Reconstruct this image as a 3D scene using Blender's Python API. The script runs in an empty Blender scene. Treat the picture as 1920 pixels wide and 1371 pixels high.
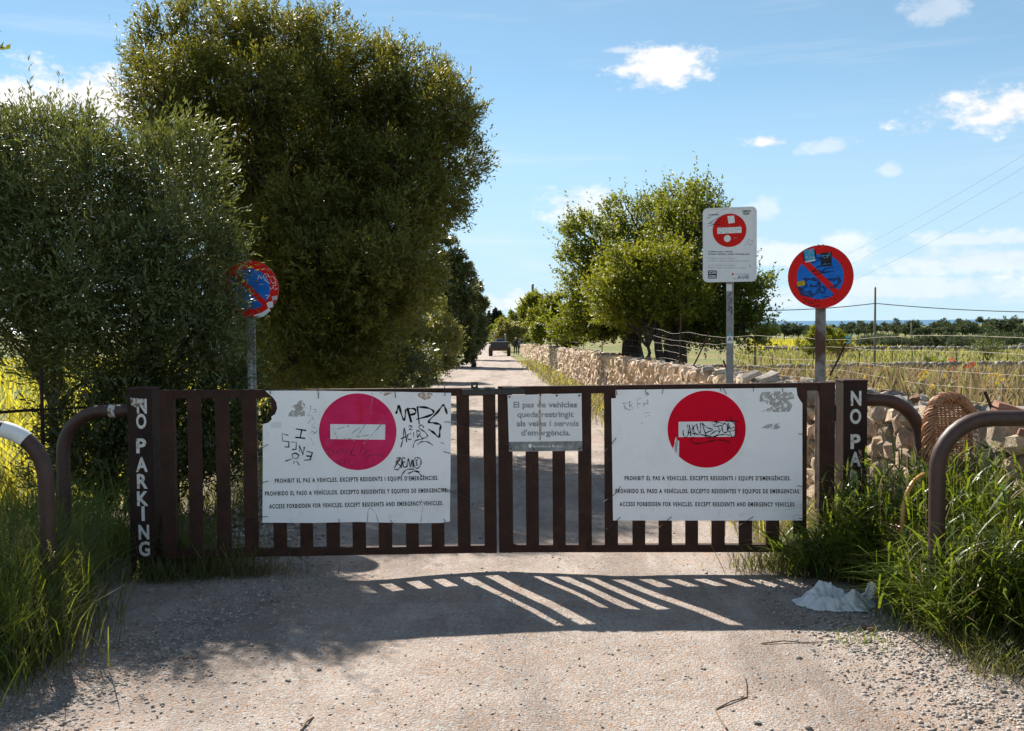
import bpy, bmesh, math, random
import numpy as np
from mathutils import Vector, Matrix, noise as mnoise

random.seed(7)
RNG = np.random.default_rng(11)
R = math.radians
SC = bpy.context.scene
COL = SC.collection

# ------------------------------------------------------------------ camera
F = 1867.0                                   # focal length in photo pixels (1920 wide)
CAM_H = 1.62
cam = bpy.data.cameras.new('camera')
cam.sensor_width = 36.0
cam.lens = 36.0 * F / 1920.0
cam.clip_start = 0.05
cam.clip_end = 60000.0
cam_o = bpy.data.objects.new('camera', cam)
COL.objects.link(cam_o)
CAM_R = (Matrix.Rotation(R(90 - 2.44), 3, 'X') @ Matrix.Rotation(R(-0.5), 3, 'Z'))
cam_o.matrix_world = Matrix.Translation((0, 0, CAM_H)) @ CAM_R.to_4x4()
SC.camera = cam_o

# ------------------------------------------------------------------ sun, sky, exposure
SUN = Vector((-0.546, 1.0, 0.9615)).normalized()
sun = bpy.data.lights.new('sun', 'SUN')
sun.energy = 5.0
sun.angle = R(0.53)
sun.color = (1.0, 0.93, 0.82)
sun_o = bpy.data.objects.new('sun', sun)
COL.objects.link(sun_o)
sun_o.rotation_euler = SUN.to_track_quat('Z', 'Y').to_euler()
SUN_ELEV = math.asin(SUN.z)
SUN_AZ = math.atan2(SUN.x, SUN.y)            # from +Y towards +X
SC.view_settings.view_transform = 'Standard'
SC.view_settings.look = 'None'
SC.view_settings.gamma = 1.0
SC.view_settings.use_curve_mapping = False
SC.view_settings.exposure = 1.02
SKY_STRENGTH = 0.092
SC.render.engine = 'CYCLES'
SC.cycles.max_bounces = 7
SC.cycles.diffuse_bounces = 3
SC.cycles.glossy_bounces = 2
SC.cycles.transmission_bounces = 4


def azel(px, py):
    d = (CAM_R @ Vector(((px - 960) / F, -(py - 685.5) / F, -1))).normalized()
    return math.atan2(d.x, d.y), math.asin(d.z)


def build_world():
    w = bpy.data.worlds.new('World')
    SC.world = w
    w.use_nodes = True
    nt = w.node_tree
    N, K = nt.nodes, nt.links
    N.clear()

    def node(t, **kw):
        n = N.new(t)
        for k, v in kw.items():
            setattr(n, k, v)
        return n

    def math_(op, a, b=None, c=None, clamp=False):
        n = node('ShaderNodeMath', operation=op, use_clamp=clamp)
        for i, v in enumerate((a, b, c)):
            if v is None:
                continue
            if isinstance(v, (int, float)):
                n.inputs[i].default_value = v
            else:
                K.new(v, n.inputs[i])
        return n.outputs[0]

    def smooth(v, a, b):
        n = node('ShaderNodeMapRange', interpolation_type='SMOOTHSTEP')
        K.new(v, n.inputs[0])
        n.inputs[1].default_value = a
        n.inputs[2].default_value = b
        return n.outputs[0]

    sky = node('ShaderNodeTexSky', sky_type='NISHITA')
    sky.sun_disc = False
    sky.sun_elevation = SUN_ELEV
    sky.sun_rotation = SUN_AZ
    sky.altitude = 20
    sky.air_density = 0.5
    sky.dust_density = 0.0
    sky.ozone_density = 2.5
    tc = node('ShaderNodeTexCoord')
    sep = node('ShaderNodeSeparateXYZ')
    K.new(tc.outputs['Generated'], sep.inputs[0])
    X, Y, Z = sep.outputs
    az = math_('ARCTAN2', X, Y)
    el = math_('ARCSINE', Z)
    comb = node('ShaderNodeCombineXYZ')
    K.new(az, comb.inputs[0])
    K.new(math_('MULTIPLY', el, 1.6), comb.inputs[1])

    def noise(scale, detail, rough=0.6, stretch=None):
        n = node('ShaderNodeTexNoise')
        n.inputs['Scale'].default_value = scale
        n.inputs['Detail'].default_value = detail
        n.inputs['Roughness'].default_value = rough
        if stretch:
            m = node('ShaderNodeMapping')
            m.inputs['Scale'].default_value = stretch[0]
            m.inputs['Rotation'].default_value = (0, 0, stretch[1])
            K.new(comb.outputs[0], m.inputs[0])
            K.new(m.outputs[0], n.inputs['Vector'])
        else:
            K.new(comb.outputs[0], n.inputs['Vector'])
        return n.outputs[0]
    n1 = noise(26, 9, 0.62)
    n2 = noise(9, 6, 0.6)
    wisp = math_('SUBTRACT', n1, 0.5)
    big = math_('SUBTRACT', n2, 0.5)
    # single cumulus clouds: (px, py, half width, half height, amount)
    puffs = [(1240, 130, 96, 42, 1.0), (1885, 212, 138, 46, 1.0), (1437, 268, 42, 18, .95),
             (1752, 22, 46, 34, .38), (1100, 396, 95, 50, .7), (1500, 478, 170, 36, .6),
             (1560, 275, 60, 20, .42), (1672, 318, 22, 16, .4), (175, 198, 125, 62, 1.05), (30, 196, 105, 46, 1.0),
             (1830, 490, 190, 32, .55), (975, 572, 110, 30, .7), (1160, 95, 34, 12, .5),
             (1700, 545, 420, 24, .45), (1480, 565, 260, 20, .4), (1430, 395, 30, 26, .4), (1840, 450, 120, 18, .5),
             (-330, 120, 220, 70, 1.0), (2300, 330, 200, 60, 1.0), (2250, 520, 300, 40, .8), (-300, 480, 330, 50, .8)]
    total = None
    for (px, py, hw, hh, amt) in puffs:
        a0, e0 = azel(px, py)
        u = math_('MULTIPLY', math_('SUBTRACT', az, a0), F / hw)
        dv = math_('SUBTRACT', el, e0)
        vv = math_('MULTIPLY', dv, F / hh)
        # flatter bottoms
        vneg = math_('MULTIPLY', math_('MINIMUM', vv, 0.0), 0.45)
        vv = math_('ADD', vv, vneg)
        r2 = math_('ADD', math_('MULTIPLY', u, u), math_('MULTIPLY', vv, vv))
        k = math_('SUBTRACT', 1.0, math_('SQRT', r2))
        k = math_('ADD', k, math_('MULTIPLY', wisp, 3.0))
        k = math_('ADD', k, math_('MULTIPLY', big, 1.6))
        k = math_('MULTIPLY', smooth(k, -0.12, 0.62), amt)
        total = k if total is None else math_('MAXIMUM', total, k)
    # loose cumulus only outside the view, unseen, its cover thickened to brighten shaded panels
    ngen = noise(3.1, 9, 0.6)
    behind = smooth(math_('ABSOLUTE', az), 0.75, 1.0)
    gen = math_('MULTIPLY', smooth(ngen, 0.49, 0.66), behind)
    up = smooth(el, 1.1, 0.7)
    gen = math_('MULTIPLY', gen, up)
    total = math_('MAXIMUM', total, gen)
    # low bank near the horizon all round
    bank = math_('ADD', math_('MULTIPLY', noise(7, 8, 0.62, ((1, 2.2, 1), 0)), 1.0), 0.0)
    bank = math_('MULTIPLY', smooth(bank, 0.46, 0.66), smooth(el, 0.105, 0.03))
    total = math_('MAXIMUM', total, math_('MULTIPLY', bank, 0.3))
    # thin cirrus streaks
    ci = noise(2.2, 8, 0.6, ((0.7, 5.0, 1), R(-8)))
    ci = math_('MULTIPLY', smooth(ci, 0.50, 0.78), 0.42)
    total = math_('MAXIMUM', total, ci)
    total = math_('MULTIPLY', total, smooth(el, -0.002, 0.012))
    total = math_('MINIMUM', total, 1.0)
    # cloud shading: a little grey in their dense lower part
    mix = node('ShaderNodeMix', data_type='RGBA')
    K.new(total, mix.inputs[0])
    tint = node('ShaderNodeMix', data_type='RGBA', blend_type='MULTIPLY')
    tint.inputs[0].default_value = 1.0
    K.new(sky.outputs[0], tint.inputs[6])
    tint.inputs[7].default_value = (1.04, 1.17, 0.95, 1)
    hz = node('ShaderNodeMix', data_type='RGBA')          # pale blue haze low down, plus a thin higher veil added to brighten the shade
    K.new(math_('MAXIMUM', math_('MULTIPLY', smooth(el, 0.34, 0.0), 0.9), math_('MULTIPLY', smooth(el, 1.35, 0.3), 0.2)), hz.inputs[0])
    K.new(tint.outputs[2], hz.inputs[6])
    hz.inputs[7].default_value = (3.05, 4.1, 5.0, 1)
    K.new(hz.outputs[2], mix.inputs[6])
    lum = math_('ADD', 5.6, math_('MULTIPLY', wisp, 2.2))
    cc = node('ShaderNodeVectorMath', operation='SCALE')
    cc.inputs[0].default_value = (1.0, 0.995, 0.985)
    K.new(lum, cc.inputs['Scale'])
    K.new(cc.outputs[0], mix.inputs[7])
    bg = node('ShaderNodeBackground')
    bg.inputs[1].default_value = SKY_STRENGTH
    K.new(mix.outputs[2], bg.inputs[0])
    out = node('ShaderNodeOutputWorld')
    K.new(bg.outputs[0], out.inputs[0])


build_world()

# ------------------------------------------------------------------ helpers: pixels to places


def ray(px, py):
    return CAM_R @ Vector(((px - 960) / F, -(py - 685.5) / F, -1))


def at(px, py, Y):
    d = ray(px, py)
    t = Y / d.y
    return Vector((d.x * t, Y, CAM_H + d.z * t))


def on_ground(px, py, z=0.0):
    d = ray(px, py)
    t = (z - CAM_H) / d.z
    return Vector((d.x * t, d.y * t, z))


def sstep(a, b, x):
    t = min(1.0, max(0.0, (x - a) / (b - a)))
    return t * t * (3 - 2 * t)


# ------------------------------------------------------------------ helpers: materials
MATS = {}


def mat(name, c1, c2=None, scale=6.0, rough=0.8, bump=0.0, bscale=60.0, metal=0.0, spec=0.5, detail=6.0,
        lo=0.35, hi=0.65, island=0.0, objrand=0.0, trans=None, c3=None, c3scale=2.0, c3lo=0.55, c3hi=0.7, stretch=None,
        rough2=None, sheen=0.0):
    """Principled material: two colours mixed by noise, a third in patches, optional per-piece variation and translucency."""
    m = bpy.data.materials.new(name)
    MATS[name] = m
    m.use_nodes = True
    nt = m.node_tree
    N, K = nt.nodes, nt.links
    N.clear()
    out = N.new('ShaderNodeOutputMaterial')
    p = N.new('ShaderNodeBsdfPrincipled')
    p.inputs['Roughness'].default_value = rough
    p.inputs['Metallic'].default_value = metal
    p.inputs['Specular IOR Level'].default_value = spec
    tc = N.new('ShaderNodeTexCoord')
    vec = tc.outputs['Object']
    if stretch:
        mp = N.new('ShaderNodeMapping')
        mp.inputs['Scale'].default_value = stretch
        K.new(vec, mp.inputs[0])
        vec = mp.outputs[0]
    col = None

    def rgb(c):
        n = N.new('ShaderNodeRGB')
        n.outputs[0].default_value = (*c, 1)
        return n.outputs[0]

    def noise(s, d=detail):
        n = N.new('ShaderNodeTexNoise')
        n.inputs['Scale'].default_value = s
        n.inputs['Detail'].default_value = d
        n.inputs['Roughness'].default_value = 0.62
        K.new(vec, n.inputs['Vector'])
        return n.outputs[0]

    def mixc(f, a, b):
        n = N.new('ShaderNodeMix')
        n.data_type = 'RGBA'
        K.new(f, n.inputs[0])
        K.new(a, n.inputs[6])
        K.new(b, n.inputs[7])
        return n.outputs[2]

    def rng(f, a, b, c=0.0, d=1.0):
        n = N.new('ShaderNodeMapRange')
        K.new(f, n.inputs[0])
        for i, v in enumerate((a, b, c, d)):
            n.inputs[i + 1].default_value = v
        return n.outputs[0]
    col = rgb(c1)
    if c2:
        col = mixc(rng(noise(scale), lo, hi), col, rgb(c2))
    if c3:
        col = mixc(rng(noise(c3scale), c3lo, c3hi), col, rgb(c3))
    if island or objrand:
        if island:
            g = N.new('ShaderNodeNewGeometry')
            r = g.outputs['Random Per Island']
            amt = island
        else:
            g = N.new('ShaderNodeObjectInfo')
            r = g.outputs['Random']
            amt = objrand
        hs = N.new('ShaderNodeHueSaturation')
        K.new(rng(r, 0, 1, 1 - amt, 1 + amt), hs.inputs['Value'])
        mul = N.new('ShaderNodeMath')
        mul.operation = 'MULTIPLY'
        K.new(r, mul.inputs[0])
        mul.inputs[1].default_value = 7.31
        fr = N.new('ShaderNodeMath')
        fr.operation = 'FRACT'
        K.new(mul.outputs[0], fr.inputs[0])
        K.new(rng(fr.outputs[0], 0, 1, 0.5 - amt * 0.05, 0.5 + amt * 0.05), hs.inputs['Hue'])
        K.new(col, hs.inputs['Color'])
        col = hs.outputs[0]
    K.new(col, p.inputs['Base Color'])
    if rough2 is not None:
        K.new(rng(noise(scale * 1.7), 0.35, 0.65, rough, rough2), p.inputs['Roughness'])
    if bump:
        b = N.new('ShaderNodeBump')
        b.inputs['Strength'].default_value = 1.0
        b.inputs['Distance'].default_value = bump
        K.new(noise(bscale, 8), b.inputs['Height'])
        K.new(b.outputs[0], p.inputs['Normal'])
    sh = p.outputs[0]
    if trans:
        t = N.new('ShaderNodeBsdfTranslucent')
        if len(trans) == 4:
            tcx = mixc(rng(noise(scale), lo, hi), col, rgb(trans[:3]))
            hs2 = N.new('ShaderNodeMix')
            hs2.data_type = 'RGBA'
            hs2.inputs[0].default_value = 0.75
            K.new(col, hs2.inputs[6])
            K.new(rgb(trans[:3]), hs2.inputs[7])
            K.new(hs2.outputs[2], t.inputs[0])
        ms = N.new('ShaderNodeMixShader')
        ms.inputs[0].default_value = trans[3]
        K.new(sh, ms.inputs[1])
        K.new(t.outputs[0], ms.inputs[2])
        sh = ms.outputs[0]
    K.new(sh, out.inputs[0])
    return m


# ------------------------------------------------------------------ helpers: meshes


def tag(o, label=None, cat=None, group=None, kind=None):
    if label:
        o['label'] = label
    if cat:
        o['category'] = cat
    if group:
        o['group'] = group
    if kind:
        o['kind'] = kind
    return o


def link(name, me, material=None, parent=None):
    o = bpy.data.objects.new(name, me)
    COL.objects.link(o)
    if material is not None and not me.materials:
        me.materials.append(material if not isinstance(material, str) else MATS[material])
    if parent is not None:
        o.parent = parent
    return o


def thing(name, label, cat, loc=(0, 0, 0), rz=0.0, group=None):
    o = bpy.data.objects.new(name, None)
    COL.objects.link(o)
    o.empty_display_size = 0.1
    o.location = loc
    o.rotation_euler = (0, 0, rz)
    return tag(o, label, cat, group)


def np_mesh(name, V, Fc):
    """Fast mesh from arrays: V (n,3), Fc (m,k) with one k."""
    me = bpy.data.meshes.new(name)
    V = np.ascontiguousarray(V, dtype=np.float32)
    Fc = np.ascontiguousarray(Fc, dtype=np.int32)
    m, k = Fc.shape
    me.vertices.add(len(V))
    me.vertices.foreach_set('co', V.ravel())
    me.loops.add(m * k)
    me.loops.foreach_set('vertex_index', Fc.ravel())
    me.polygons.add(m)
    me.polygons.foreach_set('loop_start', np.arange(0, m * k, k, dtype=np.int32))
    me.update(calc_edges=True)
    return me


class MB:
    """Collects simple shapes and links them as ONE mesh object."""

    def __init__(self):
        self.v, self.f = [], []

    def add(self, vs, fs):
        b = len(self.v)
        self.v += [tuple(p) for p in vs]
        self.f += [tuple(b + i for i in f) for f in fs]
        return self

    def box(self, x0, x1, y0, y1, z0, z1, bev=0.0):
        if bev <= 0:
            vs = [(x, y, z) for z in (z0, z1) for y in (y0, y1) for x in (x0, x1)]
            fs = [(0, 2, 3, 1), (4, 5, 7, 6), (0, 1, 5, 4), (2, 6, 7, 3), (0, 4, 6, 2), (1, 3, 7, 5)]
            return self.add(vs, fs)
        bm = bmesh.new()
        bmesh.ops.create_cube(bm, size=1.0)
        for v in bm.verts:
            v.co = Vector(((x0 + x1) / 2 + v.co.x * (x1 - x0), (y0 + y1) / 2 + v.co.y * (y1 - y0), (z0 + z1) / 2 + v.co.z * (z1 - z0)))
        bmesh.ops.bevel(bm, geom=list(bm.edges), offset=bev, segments=2, affect='EDGES', profile=0.5)
        bm.verts.index_update()
        self.add([v.co for v in bm.verts], [[v.index for v in f.verts] for f in bm.faces])
        bm.free()
        return self

    def tube(self, path, rad, n=8, cap=True):
        path = [Vector(p) for p in path]
        rs = rad if isinstance(rad, (list, tuple)) else [rad] * len(path)
        vs, fs = [], []
        t0 = (path[1] - path[0]).normalized()
        ref = Vector((0, 0, 1)) if abs(t0.z) < 0.9 else Vector((1, 0, 0))
        u = t0.cross(ref).normalized()
        for i, p in enumerate(path):
            a = path[max(0, i - 1)]
            b = path[min(len(path) - 1, i + 1)]
            t = (b - a).normalized()
            u = (u - t * u.dot(t))
            if u.length < 1e-6:
                u = t.orthogonal()
            u.normalize()
            w = t.cross(u)
            for k in range(n):
                an = 2 * math.pi * k / n
                vs.append(p + (u * math.cos(an) + w * math.sin(an)) * rs[i])
        for i in range(len(path) - 1):
            for k in range(n):
                a, b = i * n + k, i * n + (k + 1) % n
                fs.append((a, b, b + n, a + n))
        if cap:
            fs.append(tuple(range(n - 1, -1, -1)))
            fs.append(tuple((len(path) - 1) * n + k for k in range(n)))
        return self.add(vs, fs)

    def prism(self, pts, y0, y1):
        """Outline in (x, z), front at y0, back at y1 (y0 < y1: front looks to -y)."""
        n = len(pts)
        vs = [(x, y0, z) for x, z in pts] + [(x, y1, z) for x, z in pts]
        ar = sum(pts[i][0] * pts[(i + 1) % n][1] - pts[(i + 1) % n][0] * pts[i][1] for i in range(n))
        fr = list(range(n)) if ar > 0 else list(range(n - 1, -1, -1))
        fs = [tuple(fr), tuple(n + i for i in reversed(fr))]
        for i in range(n):
            a, b = fr[i], fr[(i + 1) % n]
            fs.append((b, a, a + n, b + n))
        return self.add(vs, fs)

    def build(self, name, material, parent=None, smooth=False):
        me = bpy.data.meshes.new(name)
        me.from_pydata(self.v, [], self.f)
        me.update()
        if smooth:
            me.polygons.foreach_set('use_smooth', [True] * len(me.polygons))
        return link(name, me, material, parent)


def autosmooth(o, ang=40):
    me = o.data
    me.polygons.foreach_set('use_smooth', [True] * len(me.polygons))
    try:
        me.set_sharp_from_angle(angle=R(ang))
    except Exception:
        pass
    return o


def catmull(pts, k=6):
    pts = [Vector(p) for p in pts]
    if len(pts) < 3:
        return pts
    out = []
    for i in range(len(pts) - 1):
        p0, p1, p2, p3 = pts[max(i - 1, 0)], pts[i], pts[i + 1], pts[min(i + 2, len(pts) - 1)]
        for j in range(k):
            t = j / k
            out.append(0.5 * ((2 * p1) + (p2 - p0) * t + (2 * p0 - 5 * p1 + 4 * p2 - p3) * t * t + (3 * p1 - p0 - 3 * p2 + p3) * t ** 3))
    out.append(pts[-1])
    return out


def text_verts(s, offset=0.0, shear=0.0, space=1.0):
    cu = bpy.data.curves.new('t', 'FONT')
    cu.body = s
    cu.size = 1.0
    cu.offset = offset
    cu.shear = shear
    cu.space_character = space
    cu.space_word = 1.15
    cu.resolution_u = 4
    o = bpy.data.objects.new('t', cu)
    COL.objects.link(o)
    dg = bpy.context.evaluated_depsgraph_get()
    dg.update()
    me = bpy.data.meshes.new_from_object(o.evaluated_get(dg))
    V = np.array([v.co[:] for v in me.vertices], dtype=np.float32).reshape(-1, 3)
    Fs = [tuple(p.vertices) for p in me.polygons]
    bpy.data.objects.remove(o)
    bpy.data.curves.remove(cu)
    bpy.data.meshes.remove(me)
    return V, Fs


_cap = text_verts('H')[0]
CAP0, CAP1 = float(_cap[:, 1].min()), float(_cap[:, 1].max())


def lettering(name, s, x0, x1, zc, cap_h, y, material, parent, offset=0.012, rot=0.0, shear=0.0, space=1.0, words=0.0):
    """Flat print reading s from x0 to x1 in the parent's (x, z) plane at depth y, cap height cap_h, centred on zc."""
    V, Fs = text_verts(s, offset, shear, space)
    if not len(V):
        return None
    mn, mx = V[:, 0].min(), V[:, 0].max()
    sx = (x1 - x0) / (mx - mn)
    sz = cap_h / (CAP1 - CAP0)
    X = (V[:, 0] - mn) * sx + x0
    Zz = (V[:, 1] - (CAP0 + CAP1) / 2) * sz + zc
    if rot:
        cx = (x0 + x1) / 2
        dx, dz = X - cx, Zz - zc
        X = cx + dx * math.cos(rot) - dz * math.sin(rot)
        Zz = zc + dx * math.sin(rot) + dz * math.cos(rot)
    W = np.stack([X, np.full_like(X, y), Zz], 1)
    if words:                                 # one piece per word, cut at the wide gaps
        fx = sorted((X[list(f)].min(), X[list(f)].max(), f) for f in Fs)
        runs, end = [], None
        for a, b, f in fx:
            if end is None or a - end > words * cap_h:
                runs.append([])
                end = b
            runs[-1].append(f)
            end = max(end, b)
        for fs in runs:
            ids = sorted({i for f in fs for i in f})
            back = {i: k for k, i in enumerate(ids)}
            me = bpy.data.meshes.new(name)
            me.from_pydata(W[ids].tolist(), [], [tuple(back[i] for i in f) for f in fs])
            me.update()
            link(name, me, material, parent)
        return None
    me = bpy.data.meshes.new(name)
    me.from_pydata(W.tolist(), [], Fs)
    me.update()
    return link(name, me, material, parent)


def strokes(name, lines, width, y, material, parent, k=5, taper=True):
    """Pen or spray strokes: ribbons of ink lying on the parent's (x, z) plane at depth y."""
    V, Fs = [], []
    for li, ln in enumerate(lines):
        w = width
        if isinstance(ln, tuple) and isinstance(ln[0], (int, float)):
            w, ln = ln
        p = catmull([(a, b, 0) for a, b in ln], k)
        n = len(p)
        base = len(V)
        yy = y - 0.00012 * li
        for i in range(n):
            t = p[min(i + 1, n - 1)] - p[max(i - 1, 0)]
            if t.length < 1e-9:
                t = Vector((1, 0, 0))
            t.normalize()
            s = Vector((-t.y, t.x, 0)) * w * 0.5
            if taper:
                s = s * (0.75 + 0.35 * math.sin(i * 1.3 + li))
            V.append((p[i].x + s.x, yy, p[i].y + s.y))
            V.append((p[i].x - s.x, yy, p[i].y - s.y))
        for i in range(n - 1):
            a = base + 2 * i
            Fs.append((a, a + 1, a + 3, a + 2))
    me = bpy.data.meshes.new(name)
    me.from_pydata(V, [], Fs)
    me.update()
    return link(name, me, material, parent)


def circle(cx, cz, r, n=64, a0=0.0, a1=2 * math.pi):
    full = abs(a1 - a0 - 2 * math.pi) < 1e-6
    m = n if full else n + 1
    return [(cx + r * math.cos(a0 + (a1 - a0) * i / n), cz + r * math.sin(a0 + (a1 - a0) * i / n)) for i in range(m)]


def unit(a):
    return a / np.maximum(np.linalg.norm(a, axis=1, keepdims=True), 1e-9)


def rdir(n):
    return unit(RNG.normal(size=(n, 3)))


# ------------------------------------------------------------------ materials
mat('dirt', (0.315, 0.245, 0.205), (0.44, 0.365, 0.32), scale=2.2, rough=0.95, bump=0.012, bscale=85, spec=0.2, c3=(0.44, 0.40, 0.365), c3scale=28, c3lo=0.56, c3hi=0.64)


def speckle(name, scale, amount, bump):
    """Fine grit: cells of slightly different tone and height over a material's own colour."""
    nt = MATS[name].node_tree
    N, K = nt.nodes, nt.links
    p = next(n for n in N if n.type == 'BSDF_PRINCIPLED')
    src = p.inputs['Base Color'].links[0].from_socket
    tc = next(n for n in N if n.type == 'TEX_COORD')
    col = src
    hsum = None
    for sc, am in ((scale, amount), (scale * 2.6, amount * 0.8)):
        v = N.new('ShaderNodeTexVoronoi')
        v.inputs['Scale'].default_value = sc
        v.inputs['Randomness'].default_value = 1.0
        K.new(tc.outputs['Object'], v.inputs['Vector'])
        sep = N.new('ShaderNodeSeparateColor')
        K.new(v.outputs['Color'], sep.inputs[0])
        mr = N.new('ShaderNodeMapRange')
        K.new(sep.outputs[0], mr.inputs[0])
        mr.inputs[3].default_value = 1 - am
        mr.inputs[4].default_value = 1 + am
        hs = N.new('ShaderNodeHueSaturation')
        K.new(mr.outputs[0], hs.inputs['Value'])
        sm = N.new('ShaderNodeMapRange')
        K.new(sep.outputs[1], sm.inputs[0])
        sm.inputs[3].default_value = 0.3
        sm.inputs[4].default_value = 1.6
        K.new(sm.outputs[0], hs.inputs['Saturation'])
        K.new(col, hs.inputs['Color'])
        col = hs.outputs[0]
        ad = N.new('ShaderNodeMath')
        ad.operation = 'SUBTRACT'
        K.new(sep.outputs[2], ad.inputs[0])
        K.new(v.outputs['Distance'], ad.inputs[1])
        hsum = ad.outputs[0] if hsum is None else hsum
    K.new(col, p.inputs['Base Color'])
    b = N.new('ShaderNodeBump')
    b.inputs['Distance'].default_value = bump
    K.new(hsum, b.inputs['Height'])
    if p.inputs['Normal'].links:
        K.new(p.inputs['Normal'].links[0].from_socket, b.inputs['Normal'])
    K.new(b.outputs[0], p.inputs['Normal'])


def worn_patches(name, tone, rngs):
    """Broad patches and long streaks of compacted earth along the track."""
    nt = MATS[name].node_tree
    N, K = nt.nodes, nt.links
    p = next(n for n in N if n.type == 'BSDF_PRINCIPLED')
    tc = next(n for n in N if n.type == 'TEX_COORD')
    col = p.inputs['Base Color'].links[0].from_socket
    for (stretch, sc, lo, hi, c, amt) in rngs:
        mp = N.new('ShaderNodeMapping')
        mp.inputs['Scale'].default_value = stretch
        K.new(tc.outputs['Object'], mp.inputs[0])
        n = N.new('ShaderNodeTexNoise')
        n.inputs['Scale'].default_value = sc
        n.inputs['Detail'].default_value = 7
        n.inputs['Roughness'].default_value = 0.65
        K.new(mp.outputs[0], n.inputs['Vector'])
        mr = N.new('ShaderNodeMapRange')
        K.new(n.outputs[0], mr.inputs[0])
        for i, v in enumerate((lo, hi, 0.0, amt)):
            mr.inputs[i + 1].default_value = v
        mx = N.new('ShaderNodeMix')
        mx.data_type = 'RGBA'
        K.new(mr.outputs[0], mx.inputs[0])
        K.new(col, mx.inputs[6])
        mx.inputs[7].default_value = (*c, 1)
        col = mx.outputs[2]
    K.new(col, p.inputs['Base Color'])


worn_patches('dirt', None, (((1.6, .35, 1), 1.0, .48, .62, (0.235, 0.19, 0.165), .75), ((2.4, .3, 1), 1.6, .56, .7, (0.52, 0.45, 0.40), .6), ((1, 1, 1), .8, .52, .66, (0.36, 0.255, 0.195), .6)))
speckle('dirt', 95.0, 0.15, 0.004)
mat('soil', (0.10, 0.082, 0.05), (0.19, 0.15, 0.10), scale=3, rough=0.95, bump=0.03, bscale=20, spec=0.2)
mat('field_soil', (0.16, 0.145, 0.055), (0.25, 0.22, 0.09), scale=0.35, rough=0.95, bump=0.03, bscale=9, spec=0.15, c3=(0.13, 0.16, 0.05), c3scale=0.09, c3lo=0.45, c3hi=0.6)
mat('pebbles', (0.25, 0.22, 0.20), (0.37, 0.34, 0.315), scale=20, rough=0.85, spec=0.35, island=0.45)
mat('limestone', (0.50, 0.375, 0.26), (0.69, 0.56, 0.43), scale=7, rough=0.92, bump=0.03, bscale=24, stretch=(1, 1, .4), spec=0.2, objrand=0.3, c3=(0.25, 0.17, 0.11), c3scale=10, c3lo=0.58, c3hi=0.7)
mat('limestone_far', (0.50, 0.375, 0.26), (0.69, 0.56, 0.43), scale=7, rough=0.92, bump=0.03, bscale=24, stretch=(1, 1, .4), spec=0.2, island=0.3, c3=(0.25, 0.17, 0.11), c3scale=10, c3lo=0.58, c3hi=0.7)
mat('grey_stone', (0.36, 0.33, 0.295), (0.50, 0.46, 0.41), scale=8, rough=0.92, bump=0.012, bscale=30, spec=0.25, objrand=0.2)
mat('red_stone', (0.30, 0.135, 0.085), (0.42, 0.26, 0.19), scale=9, rough=0.92, bump=0.012, bscale=30, spec=0.2, objrand=0.2)
mat('field_stone', (0.17, 0.155, 0.135), (0.28, 0.255, 0.225), scale=4, rough=0.95, spec=0.15, island=0.3)
mat('core_fill', (0.12, 0.10, 0.08), (0.17, 0.14, 0.11), scale=10, rough=0.95)
mat('rust', (0.030, 0.0145, 0.0105), (0.052, 0.024, 0.016), scale=9, rough=0.62, bump=0.0012, bscale=190, spec=0.22, c3=(0.085, 0.036, 0.02), c3scale=22, c3lo=0.6, c3hi=0.76, rough2=0.8)
mat('rust_dark', (0.018, 0.011, 0.009), (0.034, 0.018, 0.013), scale=8, rough=0.62, bump=0.0012, bscale=150, spec=0.2, c3=(0.06, 0.03, 0.018), c3scale=16, c3lo=0.6, c3hi=0.75)
mat('tube_brown', (0.042, 0.020, 0.016), (0.065, 0.034, 0.027), scale=14, rough=0.5, bump=0.0008, bscale=160, spec=0.45, c3=(0.10, 0.05, 0.03), c3scale=30, c3lo=0.62, c3hi=0.75)
mat('latch_green', (0.022, 0.026, 0.022), (0.04, 0.04, 0.034), scale=25, rough=0.6, bump=0.001, bscale=120)
mat('galvanised', (0.20, 0.205, 0.205), (0.29, 0.295, 0.295), scale=18, rough=0.5, metal=0.55, spec=0.5, c3=(0.13, 0.13, 0.125), c3scale=9, c3lo=0.55, c3hi=0.7)
mat('galvanised_rust', (0.17, 0.165, 0.155), (0.24, 0.235, 0.225), scale=18, rough=0.6, metal=0.35, spec=0.5, c3=(0.085, 0.036, 0.024), c3scale=2.4, c3lo=0.48, c3hi=0.56)
mat('panel_white', (0.92, 0.925, 0.94), (0.89, 0.895, 0.91), scale=3.5, rough=0.35, spec=0.6, c3=(0.66, 0.64, 0.61), c3scale=7.5, c3lo=0.64, c3hi=0.84)
mat('plate_white', (0.80, 0.81, 0.82), (0.76, 0.77, 0.78), scale=5, rough=0.4, c3=(0.62, 0.50, 0.38), c3scale=9, c3lo=0.66, c3hi=0.8)
mat('sign_white', (0.80, 0.81, 0.83), (0.75, 0.76, 0.78), scale=6, rough=0.4)
mat('bar_white', (0.80, 0.82, 0.83), (0.72, 0.74, 0.76), scale=14, rough=0.45)
mat('magenta_red', (0.60, 0.012, 0.085), (0.70, 0.035, 0.14), scale=5, rough=0.6, spec=0.1, c3=(0.64, 0.12, 0.24), c3scale=4, c3lo=0.58, c3hi=0.8)
mat('crimson', (0.72, 0.003, 0.026), (0.62, 0.004, 0.024), scale=5, rough=0.6, spec=0.08)
mat('sign_red', (0.72, 0.010, 0.008), (0.62, 0.012, 0.010), scale=9, rough=0.5, spec=0.15, c3=(0.35, 0.01, 0.012), c3scale=30, c3lo=0.62, c3hi=0.72)
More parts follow.
